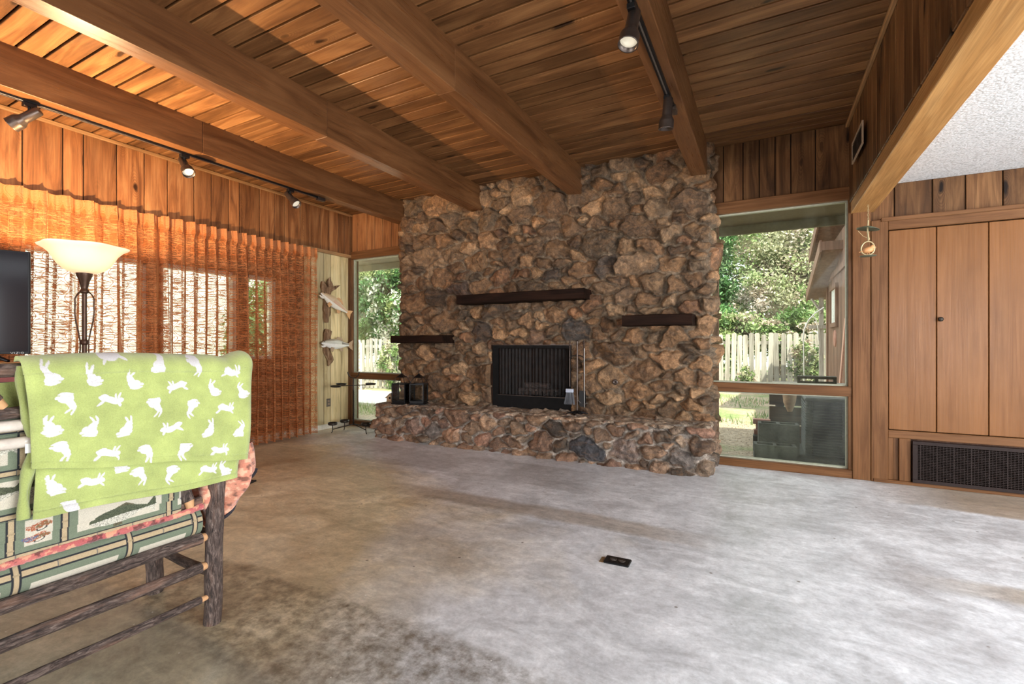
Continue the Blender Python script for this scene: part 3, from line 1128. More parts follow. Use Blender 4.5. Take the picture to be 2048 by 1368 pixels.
# flat top of split stone set in mortar
xs = np.arange(HX0 - 0.03, HX1 + 0.031, 0.014)
ys = np.arange(HY - 0.032, 5.24, 0.014)
Ug, Vg = np.meshgrid(xs, ys, indexing='ij')
rng = random.Random(9)
TP = [(.52, .45, .40), (.44, .37, .32), (.58, .50, .44), (.42, .34, .29)]
H, Cc = stone_field(Ug, Vg, rng, HX0, HX1, HY, 5.24, 0.24, TP, 0.008, 0.012, None, 1.1, (.42, .37, .32))
P = np.stack([Ug, Vg, HZ - 0.004 + H * 0.8], -1)
ed = np.minimum(np.minimum(Ug - xs[0], xs[-1] - Ug), Vg - ys[0])
P[:, :, 2] -= np.clip(1 - ed / 0.03, 0, 1) ** 2 * 0.022
obj('raised_hearth', m, M['stone'], fire, recalc=False)
m = MB()
grid(m, P, Cc)
obj('hearth_top', m, M['stone'], fire, recalc=False)

# firebox: black steel insert
M['soot'] = plain('sooty_steel', (0.006, 0.0055, 0.0055), 0.6, 0.0, 0.3, 14, Specular_IOR_Level=0.12)
M['firebrick'] = plain('sooty_firebrick', (0.030, 0.017, 0.012), 0.9, 0, 0.5, 12, 0.3, Specular_IOR_Level=0.1)
m = MB()
m.box(OX0, OX0 + 0.075, yF + 0.005, yF + 0.03, HZ, OZ1)
m.box(OX1 - 0.03, OX1, yF + 0.005, yF + 0.03, HZ, OZ1)
m.box(OX0 + 0.075, OX1 - 0.03, yF + 0.005, yF + 0.03, OZ1 - 0.04, OZ1)
m.box(OX0 + 0.075, OX1 - 0.03, yF + 0.005, yF + 0.02, HZ, HZ + 0.15)
fb = obj('firebox_surround', m, M['soot'], fire)
m = MB().box(OX0 + 0.075, OX1 - 0.03, yF - 0.002, yF + 0.01, HZ + 0.148, HZ + 0.154)
obj('surround_edge', m, M['gun'], fb)
m = MB().box(OX0 - 0.02, OX1 + 0.03, yF - 0.01, yF + 0.01, OZ1 - 0.003, OZ1 + 0.012)
obj('lintel_strip', m, M['gun'], fire)
m = MB()
m.box(OX0, OX0 + 0.02, yF + 0.03, 5.62, HZ, OZ1)
m.box(OX1 - 0.02, OX1, yF + 0.03, 5.62, HZ, OZ1)
m.box(OX0, OX1, 5.60, 5.62, HZ, OZ1)
m.box(OX0, OX1, yF + 0.03, 5.62, OZ1 - 0.02, OZ1)
m.box(OX0, OX1, yF + 0.02, 5.62, HZ + 0.0, HZ + 0.03)
obj('firebox_lining', m, M['firebrick'], fire)
m = MB()
for k in range(7):
    x = OX0 + 0.28 + k * 0.085
    m.tube([(x, 5.25, HZ + 0.20), (x, 5.26, HZ + .12), (x, 5.46, HZ + .12), (x, 5.48, HZ + .18)], 0.008, 6)
m.tube([(OX0 + .24, 5.3, HZ + .12), (OX1 - .24, 5.3, HZ + .12)], 0.009, 6)
m.tube([(OX0 + .24, 5.42, HZ + .12), (OX1 - .24, 5.42, HZ + .12)], 0.009, 6)
for x in (OX0 + .27, OX1 - .27):
    for y in (5.3, 5.42):
        m.tube([(x, y, HZ + .12), (x, y, HZ + .03)], 0.009, 6)
obj('log_grate', m, M['soot'], fire)
for k, (xa, xb, y, z, r) in enumerate([(OX0 + .27, OX1 - .30, 5.33, HZ + .18, .045), (OX0 + .30, OX1 - .26, 5.42, HZ + .18, .042), (OX0 + .33, OX1 - .36, 5.37, HZ + .255, .036)]):
    m = MB().tube([(xa, y, z), ((xa + xb) / 2, y + .01, z + .005), (xb, y - .01, z)], r, 12, wob=0.25, seed=k)
    obj('fire_log', m, M['bark'], fire)
# fine curtain of mesh drawn to both sides behind the opening


def screen_mat():
    t = NT('spark_screen_mesh')
    d = t.n('ShaderNodeBsdfPrincipled', {'Base Color': (0.014, 0.011, 0.010, 1), 'Roughness': 0.6, 'Metallic': 0.4})
    tr = t.n('ShaderNodeBsdfTransparent')
    mx = t.n('ShaderNodeMixShader', {0: 0.45, 1: tr.outputs[0], 2: d.outputs[0]})
    t.link(mx.outputs[0], t.out.inputs[0])
    return t.m


M['screen'] = screen_mat()
for (xa, xb) in ((OX0 + .08, OX0 + .52), (OX0 + .53, OX1 - .035)):
    xs = np.linspace(xa, xb, 80)
    P = np.zeros((80, 2, 3))
    P[:, :, 0] = xs[:, None]
    P[:, :, 1] = 5.175 + 0.010 * np.sin((xs - xa) / (xb - xa) * 60)[:, None]
    P[:, 0, 2] = HZ + .155
    P[:, 1, 2] = OZ1 - .045
    m = MB()
    grid(m, P)
    obj('spark_curtain', m, M['screen'], fire)
m = MB().lathe([(0.0, 0), (0.026, 0.0), (0.03, 0.006), (0.03, 0.012), (0.012, 0.014), (0.008, 0.004), (0, 0.004)], (-1.42, 5.075, 0.80), 20, M=Matrix.Rotation(R(90), 3, 'X'))
obj('gas_key_plate', m, M['gun'], fire)

# mantel shelves
for (x0, x1, z0, z1, lb) in [(-3.34, -1.70, 1.70, 1.81, 'long dark timber shelf on the stone chimney above the firebox'),
                             (-4.40, -3.55, 1.225, 1.325, 'short dark timber shelf at the left edge of the stone chimney'),
                             (-1.29, -0.61, 1.395, 1.505, 'short dark timber shelf on the right part of the stone chimney')]:
    m = MB()
    n = 24
    P = []
    for i in range(n + 1):
        x = x0 + (x1 - x0) * i / n
        w = 0.006 * noise.noise(Vector((x * 5, z0, 0)))
        P.append((x, w))
    for i in range(n):
        (xa, wa), (xb, wb_) = P[i], P[i + 1]
        ring = []
        for (x, w) in ((xa, wa), (xb, wb_)):
            yf = 4.86 + w
            ring.append([(x, 5.12, z0), (x, yf + .008, z0 + w), (x, yf, z0 + .008 + w), (x, yf - w * .5, z1 - .008 + w), (x, yf + .008, z1 + w), (x, 5.12, z1 + w * .5)])
        m.add(ring[0] + ring[1], [(k, (k + 1) % 6, (k + 1) % 6 + 6, k + 6) for k in range(6)], (0.5, .3, .2))
        if i == 0:
            m.add(ring[0], [tuple(range(6))], (0.5, .3, .2))
        if i == n - 1:
            m.add(ring[1], [tuple(range(6))], (0.5, .3, .2))
    obj('mantel_shelf', m, M['mantel'], None, lb, 'shelf', 'dark timber shelves on the chimney')

# ------------------------------------------------------------------ closet and grille on the right
m = MB()
yc = YB - 0.055
m.box(0.835, 0.955, yc, YB, 0.0, 2.295, (0.55, .1, .8), .004)
cl = thing('closet', 'built-in closet with plain light brown plywood doors above a black floor grille', 'closet', (1.9, YB, 0))
obj('closet_stile', m, M['trimz'], cl)
m = MB()
m.box(0.955, 3.4, yc, YB, 2.20, 2.295, (0.55, .2, .2), .004)
m.box(0.905, 3.4, yc - 0.012, YB, 2.275, 2.31, (0.45, .6, .2), .003)
obj('header_rail', m, M['trimx'], cl)
obj('bottom_rail', MB().box(0.955, 3.4, yc, YB, 0.395, 0.462, (0.6, .4, .7), .004), M['trimx'], cl)
obj('floor_rail', MB().box(0.85, 3.4, yc - 0.006, YB, 0.0, 0.03, (0.6, .9, .7), .003), M['trimx'], cl)
m = MB()
m.box(0.955, 0.99, yc + 0.01, YB, 0.03, 0.395, (0.6, .5, .2), .003)
m.box(1.03, 1.11, yc + 0.002, YB, 0.03, 0.395, (0.6, .9, .5), .003)
m.box(0.99, 1.03, yc + 0.02, YB, 0.03, 0.395, (0.2, .9, .5), .003)
obj('plinth_board', m, M['trimz'], cl)
edges = [0.958, 1.280, 1.605, 1.93, 2.255, 2.58, 2.905, 3.23]
for i in range(len(edges) - 1):
    m = MB().box(edges[i] + .003, edges[i + 1] - .003, yc + 0.008, YB - 0.012, 0.468, 2.192, (0.45 + .1 * BR.random(), BR.random(), BR.random()), .003)
    d = obj('door_panel', m, M['doorply'], cl)
    if i in (1, 3):
        k = MB().lathe([(0.0, 0.032), (0.012, 0.031), (0.019, 0.024), (0.019, 0.018), (0.009, 0.012), (0.008, 0.0)], (edges[i] + .022, yc + 0.008, 1.415), 20, M=Matrix.Rotation(R(90), 3, 'X'))
        obj('door_knob', k, M['iron'], d, 'dark round knob')
m = MB().box(0.956, 3.3, YB - 0.012, YB - 0.002, 0.45, 2.2)
obj('closet_back', m, M['dark'], cl)
gr = thing('floor_grille', 'long dark brown metal return air grille at floor level under the closet doors', 'grille', (1.9, YB - .08, 0.02))
gx0, gx1, gz0, gz1 = 1.115, 2.75, 0.032, 0.385
m = MB()
gy = YB - 0.085
for b in [(gx0, gx1, gz0, gz0 + .03), (gx0, gx1, gz1 - .03, gz1), (gx0, gx0 + .035, gz0 + .03, gz1 - .03), (gx1 - .035, gx1, gz0 + .03, gz1 - .03)]:
    m.box(b[0], b[1], gy, YB - 0.05, b[2], b[3], bev=.002)
M['grille'] = plain('brown_enamel', (0.020, 0.011, 0.009), 0.6, 0.0, Specular_IOR_Level=0.2)
obj('grille_frame', m, M['grille'], gr)
m = MB()
z = gz0 + .04
while z < gz1 - .032:
    m.box(gx0 + .035, gx1 - .035, gy + .004, gy + .012, z, z + .004)
    z += .0135
x = gx0 + .05
k = 0
while x < gx1 - .04:
    w = .003 if k % 5 else .007
    m.box(x, x + w, gy + .006, gy + .016, gz0 + .03, gz1 - .03)
    x += .0215
    k += 1
obj('grille_bars', m, M['grille'], gr)
m = MB().box(gx0 + .01, gx1 - .01, YB - 0.052, YB - .045, gz0 + .01, gz1 - .01)
obj('grille_back', m, M['dark'], gr)

# air register on the boarded drop
vt = thing('wall_register', 'small white-edged air register high on the boarded drop at the right', 'vent', (0.65, 4.56, 2.69))
y0, y1, z0, z1 = 4.33, 4.80, 2.69, 2.865
m = MB()
for b in [(y0, y1, z0, z0 + .015), (y0, y1, z1 - .012, z1), (y0, y0 + .015, z0 + .015, z1 - .012), (y1 - .015, y1, z0 + .015, z1 - .012)]:
    m.box(0.640, 0.652, b[0], b[1], b[2], b[3], bev=.002)
M['tanmetal'] = plain('tan_enamel', (0.30, 0.21, 0.14), 0.5)
obj('register_frame', m, M['tanmetal'], vt)
m = MB()
for k in range(9):
    z = z0 + .03 + k * .0135
    m.box(0.643, 0.650, y0 + .015, y1 - .022, z, z + .003)
m.box(0.642, 0.650, (y0 + y1) / 2 - .004, (y0 + y1) / 2 + .004, z0 + .022, z1 - .022)
obj('register_louvers', m, M['gun'], vt)
m = MB().box(0.6495, 0.6505, y0 + .01, y1 - .01, z0 + .01, z1 - .01)
obj('register_back', m, M['dark'], vt)

# ------------------------------------------------------------------ track lights


def track(name, x, y0, y1, z, label):
    t_ = thing(name, label, 'light track', (x, y1, z), 'ceiling light tracks')
    m = MB()
    m.box(x - .018, x + .018, y0, y1, z - .018, z, bev=.002)
    obj('track_rail', m, M['black'], t_)
    m = MB()
    m.box(x - .0045, x + .0045, y0, y1 - .02, z - .0195, z - .0175)
    obj('rail_slot', m, M['steel'], t_)
    m = MB().box(x - .024, x + .024, y1 - .015, y1 + .085, z - .036, z, bev=.003)
    obj('feed_box', m, M['gun'], t_)
    return t_


track('light_track', -4.50, YR + .05, 3.78, 2.89, 'black light track under the ceiling beam nearest the curtains')
track('light_track', -0.572, YR + .05, 3.50, 2.89, 'black light track under the ceiling beam at the right of the chimney')


def spotlight(loc, aim, label, group, lit=False):
    """head hangs from the track at loc; aim is the direction the open end faces"""
    t_ = thing('track_spotlight', label, 'spotlight', loc, group)
    x, y, z = loc
    m = MB()
    m.box(x - .02, x + .02, y - .035, y + .035, z - .028, z, bev=.003)
    m.tube([(x, y, z - .02), (x, y, z - .075)], .009, 10)
    obj('mount_arm', m, M['black'], t_)
    a = Vector(aim).normalized()
    q = a.to_track_quat('Z', 'Y').to_matrix()
    c = Vector((x, y, z - .085))
    m = MB()
    prof = [(0.0, -.075), (.024, -.075), (.031, -.068), (.032, .035), (.034, .045), (.047, .068), (.049, .078), (.049, .122), (.051, .126), (.046, .126), (.043, .08), (.04, .07)]
    m.lathe(prof, c, 28, M=q)
    h = obj('spot_housing', m, M['gun'], t_)
    m = MB().lathe([(0, .104), (.025, .107), (.043, .100)], c, 24, M=q)
    obj('lamp_lens', m, M['lens'], t_, 'pale lamp lens')


tl = NT('lamp_lens_glass')
M['lens'] = tl.set((0.78, 0.74, 0.62), 0.25, None, Emission_Color=(1.0, 0.85, 0.6, 1), Emission_Strength=0.25)
g1 = 'spotlights on the track by the curtains'
g2 = 'spotlights on the track right of the chimney'
spotlight((-4.50, 1.36, 2.872), (-.55, -.50, -.55), 'spotlight nearest the television end of the left light track, turned towards the curtains', g1)
spotlight((-4.50, 2.36, 2.872), (.62, -.05, -.72), 'middle spotlight of the left light track, its pale lens facing the room', g1)
spotlight((-4.50, 3.42, 2.872), (.75, .10, -.75), 'spotlight nearest the stone chimney on the left light track', g1)
spotlight((-0.575, 2.36, 2.872), (-.10, -.28, -.95), 'large spotlight at the top edge of the picture under the right beam', g2)
spotlight((-0.575, 3.33, 2.872), (-.10, .12, -.98), 'spotlight hanging straight down beside the feed box of the right light track', g2)

# ------------------------------------------------------------------ hanging ornament
orn = thing('hanging_bird_ornament', 'small metal ornament with a tan bird in a ring, hanging from the soffit beam', 'ornament', (0.775, 4.95, 1.93))
M['brass'] = plain('aged_brass', (0.50, 0.40, 0.22), 0.4, 0.5)
M['greenmetal'] = plain('verdigris_metal', (0.14, 0.17, 0.12), 0.5, 0.4)
ox, oy = 0.775, 4.95
m = MB()
for k in range(7):
    z = 2.372 - k * .019
    Mr = Matrix.Rotation(R(90 * (k % 2)), 3, 'Z')
    pts = [Vector((ox, oy, z)) + Mr @ Vector((.005 * math.cos(a), 0, .011 * math.sin(a))) for a in [i * math.pi / 4 for i in range(9)]]
    m.tube(pts, .0016, 6)
m.tube([(ox, oy, 2.25), (ox - .004, oy, 2.17), (ox + .001, oy, 2.11), (ox + .008, oy, 2.085)], .006, 8)
obj('hanging_chain', m, M['brass'], orn)
m = MB().lathe([(0, .016), (.03, .012), (.08, -.008), (.081, -.011), (.03, .008), (0, .012)], (ox, oy, 2.185), 28, M=Matrix.Rotation(R(10), 3, 'Y'))
obj('top_disc', m, M['greenmetal'], orn)
m = MB()
pts = [(ox - .002 + .046 * math.sin(a), oy, 2.010 + .062 * math.cos(a) * (1.0 if math.cos(a) > 0 else .85)) for a in [i * 2 * math.pi / 28 for i in range(29)]]
m.tube(pts, .0055, 8, caps=False)
m.tube([(ox, oy, 2.07), (ox, oy, 2.10)], .004, 6)
m.tube([(ox - .07, oy - .01, 2.165), (ox - .035, oy, 2.12), (ox, oy, 2.098)], .0018, 6)
obj('wire_ring', m, M['brass'], orn)
m = MB().lathe([(0, 0), (.055, .002), (.06, .005), (.055, .006), (0, .004)], (ox, oy, 1.945), 24)
obj('perch_plate', m, M['greenmetal'], orn)
M['birdtan'] = plain('tan_bird', (0.62, 0.30, 0.12), 0.5)
m = MB().ball((ox, oy, 2.0), (.040, .026, .027), M=Matrix.Rotation(R(-12), 3, 'Y'))
m.ball((ox + .028, oy, 2.022), .017)
m.tube([(ox + .04, oy, 2.022), (ox + .056, oy, 2.018)], [.005, .001], 6)
m.tube([(ox - .03, oy, 1.995), (ox - .062, oy, 1.985)], [.012, .004], 8, flat=.5)
m.tube([(ox - .004, oy, 1.978), (ox - .004, oy, 1.949)], .002, 5)
m.tube([(ox + .008, oy, 1.978), (ox + .008, oy, 1.949)], .002, 5)
obj('bird_figure', m, M['birdtan'], orn, 'tan bird figure')

# ------------------------------------------------------------------ curtain


def curtain(name, y0, y1, lab, seed, x0=-5.40, spread=1.0, wl0=.155, wl1=.155, op0=1.0):
    n = int((y1 - y0) / 0.004)
    nz = 44
    rg = random.Random(seed)
    phs = [rg.uniform(0, 6.28) for _ in range(6)]
    ys = np.linspace(y0, y1, n)
    t = (ys - y0) / (y1 - y0)
    wl = wl0 + (wl1 - wl0) * t
    ph = np.cumsum(2 * math.pi / wl) * (ys[1] - ys[0])
    ph = ph + 0.8 * np.sin(ys * 3.1 + phs[0]) + 0.5 * np.sin(ys * 7.3 + phs[1])
    zs = np.concatenate([np.linspace(0.015, 2.30, nz - 10), np.linspace(2.32, 2.50, 10)])
    P = np.zeros((n, nz, 3))
    amp = 0.046 + 0.016 * np.sin(ys * 2.3 + phs[2])
    for j, z in enumerate(zs):
        h = min(1.0, max(0.0, (2.40 - z) / 0.5))
        hd = max(0.0, (z - 2.40) / 0.10)
        sway = 0.25 * math.sin(z * 1.7 + phs[3])
        a = amp * (0.75 + 0.55 * (1 - z / 2.5)) * (0.45 + 0.55 * h)
        w = np.sin(ph + sway + 0.15 * np.sin(z * 3 + ys * 4))
        shp = np.sign(w) * np.abs(w) ** 0.8
        pin = np.exp(-((np.mod(ph, 2 * math.pi) - math.pi / 2) ** 2) / 0.10)
        x = x0 + a * shp * (1 - hd * .4) + 0.032 * pin * min(1, max(0, (z - 2.33) / .05)) + 0.006 * np.sin(ph * 2.7 + z * 2 + phs[4])
        yy = ys + wl * 0.17 * (0.5 + .5 * h) * np.sin(2 * ph + 2 * sway) * np.clip((2.42 - z) / .1, 0, 1) * np.clip((ys - y0) / .05, 0, 1) * np.clip((y1 - ys) / .05, 0, 1) + 0.004 * np.sin(z * 2.2 + ys * 5)
        yy = y0 + (yy - y0) * (1 - 0.0 * z)
        P[:, j, 0] = x
        P[:, j, 1] = yy
        P[:, j, 2] = z + (0.006 * np.sin(ph * 1.0 + 1) if z > 2.49 else 0)
    m = MB()
    grid(m, P)
    o = obj(name, m, M['curtain'], None, lab, 'curtain', 'orange open-weave curtains', recalc=False)
    # uv in metres along the cloth
    seg = np.sqrt(np.diff(P[:, 20, 0]) ** 2 + np.diff(P[:, 20, 1]) ** 2)
    s = np.concatenate([[0], np.cumsum(seg)])
    me = o.data
    uvl = me.uv_layers.new(name='UVMap')
    li = np.zeros(len(me.loops), dtype=np.int32)
    me.loops.foreach_get('vertex_index', li)
    uv = np.stack([s[li // nz], zs[li % nz]], 1).astype(np.float32)
    uvl.data.foreach_set('uv', uv.ravel())
    return o


curtain('curtain', -0.3, 2.66, 'orange open-weave curtain panel behind the television and the lit floor lamp', 4, wl0=.20, wl1=.15)
curtain('curtain', 2.60, 4.47, 'orange open-weave curtain panel hanging between the floor lamp and the mounted fish', 11, x0=-5.37, wl0=.13, wl1=.098)
m = MB().box(-5.49, -5.46, -0.4, 4.47, 2.46, 2.50)
for y in (-.3, 1.0, 2.4, 3.6, 4.4):
    m.box(-5.52, -5.46, y, y + .03, 2.465, 2.505)
obj('curtain_rod', m, M['white'], None, 'flat white traverse rod hidden behind the heading of the orange curtains', 'curtain rod')

# ------------------------------------------------------------------ torchiere
LX, LY = -4.33, 1.60
lamp = thing('torchiere_lamp', 'bronze floor lamp with a lit frosted glass bowl in front of the orange curtain', 'floor lamp', (LX, LY, 0))
t = NT('frosted_bowl')
d1 = t.n('ShaderNodeBsdfTranslucent', {'Color': (1.0, 0.80, 0.52, 1)})
d2 = t.n('ShaderNodeBsdfPrincipled', {'Base Color': (0.85, 0.78, 0.66, 1), 'Roughness': 0.3, 'Emission Color': (1.0, 0.74, 0.45, 1), 'Emission Strength': 0.36})
mx = t.n('ShaderNodeMixShader', {0: 0.93, 1: d1.outputs[0], 2: d2.outputs[0]})
t.link(mx.outputs[0], t.out.inputs[0])
M['bowl'] = t.m
m = MB()
prof = [(.035, 1.715), (.07, 1.718), (.115, 1.742), (.150, 1.778), (.170, 1.815), (.188, 1.850), (.215, 1.880), (.243, 1.898), (.248, 1.908), (.240, 1.912), (.208, 1.892), (.180, 1.858), (.162, 1.818), (.142, 1.784), (.110, 1.752), (.035, 1.724)]
m.lathe(prof, (LX, LY, 0), 64, mod=lambda w, z, r: 1 + 0.055 * math.cos(6 * w + .5) * max(0, (r - .15) / .1))
obj('glass_bowl', m, M['bowl'], lamp, 'glowing frosted glass bowl')
m = MB()
m.lathe([(0, 1.75), (.045, 1.745), (.05, 1.725), (.045, 1.70), (.03, 1.66), (.022, 1.62), (.018, 1.60), (.026, 1.59), (.026, 1.575), (.0145, 1.57)], (LX, LY, 0), 24)
obj('lamp_cup', m, M['bronze'], lamp)
m = MB()
m.tube([(LX, LY, 1.60), (LX, LY, .04)], .0145, 14)
for z in (1.22, .80, .42):
    m.lathe([(.0145, z + .02), (.021, z + .012), (.021, z - .012), (.0145, z - .02)], (LX, LY, 0), 16)
obj('lamp_pole', m, M['bronze'], lamp)
for a in (R(28), R(208)):
    ca, sa = math.cos(a), math.sin(a)
    pts = []
    for (r, z) in [(.022, 1.60), (.030, 1.585), (.055, 1.56), (.070, 1.53), (.067, 1.50), (.070, 1.44), (.062, 1.37), (.045, 1.30), (.031, 1.23), (.030, 1.17), (.036, 1.12)]:
        pts.append((LX + ca * r, LY + sa * r, z))
    m = MB().tube(pts, .0048, 8)
    obj('scroll_arm', m, M['bronze'], lamp)
m = MB().lathe([(0, .045), (.03, .042), (.05, .028), (.13, .016), (.145, .008), (.145, 0), (0, 0)], (LX, LY, 0), 32)
obj('lamp_base', m, M['bronze'], lamp)
t = NT('bulb_glow')
t.set((1, 1, 1), 0.5, Emission_Color=(1.0, 0.80, 0.50, 1), Emission_Strength=9.0)
m = MB().ball((LX, LY, 1.80), (.032, .032, .042))
obj('light_bulb', m, t.m, lamp, 'bright bulb')
lb_ = light('torchiere_light', 'POINT', (LX, LY, 1.872), 215, (1.0, 0.67, 0.36), radius=0.022)

# ------------------------------------------------------------------ television and its cabinet
ang = math.atan2(.938, .347)
tvr = Vector((-3.94, 1.20, 0))
al = Vector((.347, .938, 0))
nr = Vector((.938, -.347, 0))


def tvM(c):
    m4 = Matrix.Identity(4)
    for i in range(3):
        m4[i][0] = al[i]
        m4[i][1] = -nr[i]
        m4[i][2] = (0, 0, 1)[i]
        m4[i][3] = c[i]
    return m4


ctr = tvr - al * .55
tv = thing('television', 'black flat television with a dim violet reflection on its screen, cut by the left edge', 'television', (ctr.x, ctr.y, 1.10))
T4 = tvM((ctr.x, ctr.y, 0))
m = MB().box(-.545, .545, .004, .05, 1.145, 1.765, bev=.003, M=T4)
body = obj('tv_body', m, M['black'], tv)
M['screenblack'] = NT('tv_screen').set((0.012, 0.012, 0.016), 0.10, None, Specular_IOR_Level=0.28)
m = MB().box(-.535, .535, -.001, .004, 1.160, 1.757, M=T4)
obj('tv_screen', m, M['screenblack'], tv)
# maker's word at the lower right of the bezel
m = MB()
lz0, lz1 = 1.1465, 1.1575
x = .462
for ch in 'VIZIO':
    w = .011 if ch != 'I' else .003

    def seg(a, b):
        (xa, za), (xb, zb) = a, b
        dx_, dz_ = xb - xa, zb - za
        L = math.hypot(dx_, dz_)
        px, pz = -dz_ / L * .0009, dx_ / L * .0009
        m.prism([(xa + px, za + pz), (xa - px, za - pz), (xb - px, zb - pz), (xb + px, zb + pz)], 1, .0015, .0035, M=T4)
    if ch == 'V':
        seg((x, lz1), (x + w / 2, lz0))
        seg((x + w / 2, lz0), (x + w, lz1))
    elif ch == 'I':
        seg((x + w / 2, lz0), (x + w / 2, lz1))
    elif ch == 'Z':
        seg((x, lz1), (x + w, lz1))
        seg((x + w, lz1), (x, lz0))
        seg((x, lz0), (x + w, lz0))
    else:
        pts = [(x + w / 2 + w / 2 * math.cos(q * math.pi / 6), (lz0 + lz1) / 2 + (lz1 - lz0) / 2 * math.sin(q * math.pi / 6)) for q in range(13)]
        for q in range(12):
            seg(pts[q], pts[q + 1])
    x += w + .004
obj('maker_lettering', m, M['steel'], body, 'small silver lettering')
for s_ in (-.36, .36):
    m = MB()
    for e_ in (-1, 1):
        m.tube([T4 @ Vector((s_, .02, 1.155)), T4 @ Vector((s_ + e_ * .05, -.02, 1.128)), T4 @ Vector((s_ + e_ * .10, -.07, 1.106))], [.018, .014, .008], 8)
    obj('tv_foot', m, M['black'], tv)

cb = thing('tv_cabinet', 'orange wooden cabinet with dark open shelves under the television', 'cabinet', (ctr.x, ctr.y, 0))
M['cabwood'] = wood('cabinet_pine', (0.30, 0.14, 0.05), (0.50, 0.26, 0.10), (0.62, 0.36, 0.15), 'Y', 0.4, knots=False)
M['redpaint'] = plain('dark_red_board', (0.22, 0.045, 0.04), 0.5)
M['cabdark'] = plain('cabinet_black', (0.015, 0.010, 0.010), 0.6)
m = MB().box(-.78, .66, -.20, .30, 1.055, 1.10, bev=.004, M=T4)
obj('cabinet_top', m, M['cabwood'], cb)
m = MB().box(-.76, .64, -.185, -.16, .99, 1.055, M=T4)
obj('front_rail', m, M['redpaint'], cb, 'dark red rail')
for x_ in (-.75, .61):
    m = MB().box(x_, x_ + .03, -.18, .28, 0, 1.055, M=T4)
    obj('side_panel', m, M['cabdark'], cb)
m = MB().box(-.75, .64, .26, .28, .05, 1.055, M=T4)
obj('back_panel', m, M['cabdark'], cb)
for z_ in (.08, .45, .80):
    m = MB().box(-.72, .61, -.17, .26, z_, z_ + .022, M=T4)
    obj('cabinet_shelf', m, M['cabdark'], cb)

# ------------------------------------------------------------------ log loveseat
sofa = thing('log_loveseat', 'rustic bark-covered log loveseat seen from behind, with lodge pattern cushions', 'sofa', (-2.4, .4, 0))
SY0, SY1 = -.42, 1.22


def log(name, a, b, r, parent=sofa, seed=0, r2=None, wob=.16, bend=.006, tenon=True):
    a = Vector(a)
    b = Vector(b)
    n = max(6, int((b - a).length / .05))
    pts = []
    for i in range(n + 1):
        t_ = i / n
        p = a.lerp(b, t_)
        o_ = Vector((noise.noise(p * 3.1 + Vector((seed, 0, 0))), noise.noise(p * 3.1 + Vector((0, seed, 5))), noise.noise(p * 3.1 + Vector((9, 0, seed))))) * bend * 2
        pts.append(p + o_ * math.sin(math.pi * t_))
    rs = [r + ((r2 or r) - r) * i / n for i in range(n + 1)]
    m = MB().tube(pts, rs, 14, wob=wob, seed=seed)
    dd = b - a
    mt = M['barkz'] if abs(dd.z) > .7 * dd.length else (M['barkx'] if abs(dd.x) > .7 * dd.length else M['bark'])
    o = obj(name, m, mt, parent)
    if tenon:
        d_ = (b - a).normalized()
        m = MB()
        m.tube([b - d_ * .001, b + d_ * .03], [(r2 or r) * .86, (r2 or r) * .62], 10)
        obj('peeled_tenon', m, M['board_cut'], o, 'pale peeled end')
    return o


log('leg', (-2.11, SY1, 0), (-2.06, SY1 + .0, 1.10), .034, seed=1, tenon=False, bend=.004)
log('leg', (-2.11, SY0, 0), (-2.06, SY0, 1.10), .034, seed=2, tenon=False, bend=.004)
log('leg', (-2.62, SY1 + .02, 0), (-2.62, SY1 + .02, .60), .036, seed=3, tenon=False)
log('leg', (-2.62, SY0, 0), (-2.62, SY0, .60), .036, seed=4, tenon=False)
log('back_rail', (-2.10, SY0 + .03, .385), (-2.10, SY1 - .055, .385), .024, seed=5)
log('back_rail', (-2.10, SY0 + .03, .262), (-2.10, SY1 - .055, .262), .022, seed=6)
log('back_rail', (-2.10, SY0 + .03, .125), (-2.10, SY1 - .055, .125), .0155, seed=7)
log('back_rail', (-2.122, SY0 + .03, .525), (-2.10, SY1 - .055, .545), .018, seed=8)
log('back_rail', (-2.06, SY0 + .02, .995), (-2.06, SY1 - .02, .985), .020, seed=9, tenon=False)
log('top_rail', (-2.055, SY0 - .10, 1.125), (-2.055, SY1 + .10, 1.118), .021, seed=10, tenon=False)
log('front_rail', (-2.62, SY0 + .03, .375), (-2.62, SY1 - .03, .375), .030, seed=11)
log('side_rail', (-2.14, SY1 + .01, .21), (-2.58, SY1 + .01, .22), .020, seed=12, tenon=False)
log('side_rail', (-2.14, SY1 + .01, .37), (-2.58, SY1 + .01, .36), .022, seed=13, tenon=False)
log('armrest', (-2.02, SY1 + .02, .655), (-2.72, SY1 + .02, .635), .030, seed=14, tenon=False)
log('side_rail', (-2.14, SY0, .21), (-2.58, SY0, .22), .020, seed=15, tenon=False)
log('armrest', (-2.02, SY0, .655), (-2.72, SY0, .635), .030, seed=16, tenon=False)
lg = log('spindle', (-2.06, .50, 1.085), (-2.06, .545, 1.03), .022, seed=17, tenon=True)
log('spindle', (-2.09, 1.10, .64), (-2.075, 1.105, .565), .022, seed=18)

# painted cloth -----------------------------------------------------------
SAGE = np.array((.155, .185, .125))
SAGED = np.array((.080, .105, .070))
BAM = np.array((.42, .32, .19))
BLK = np.array((.016, .018, .022))
CRM = np.array((.56, .51, .41))


def rect(A, Y, Z, y0, y1, z0, z1, c):
    k = (Y > y0) & (Y < y1) & (Z > z0) & (Z < z1)
    A[k] = c


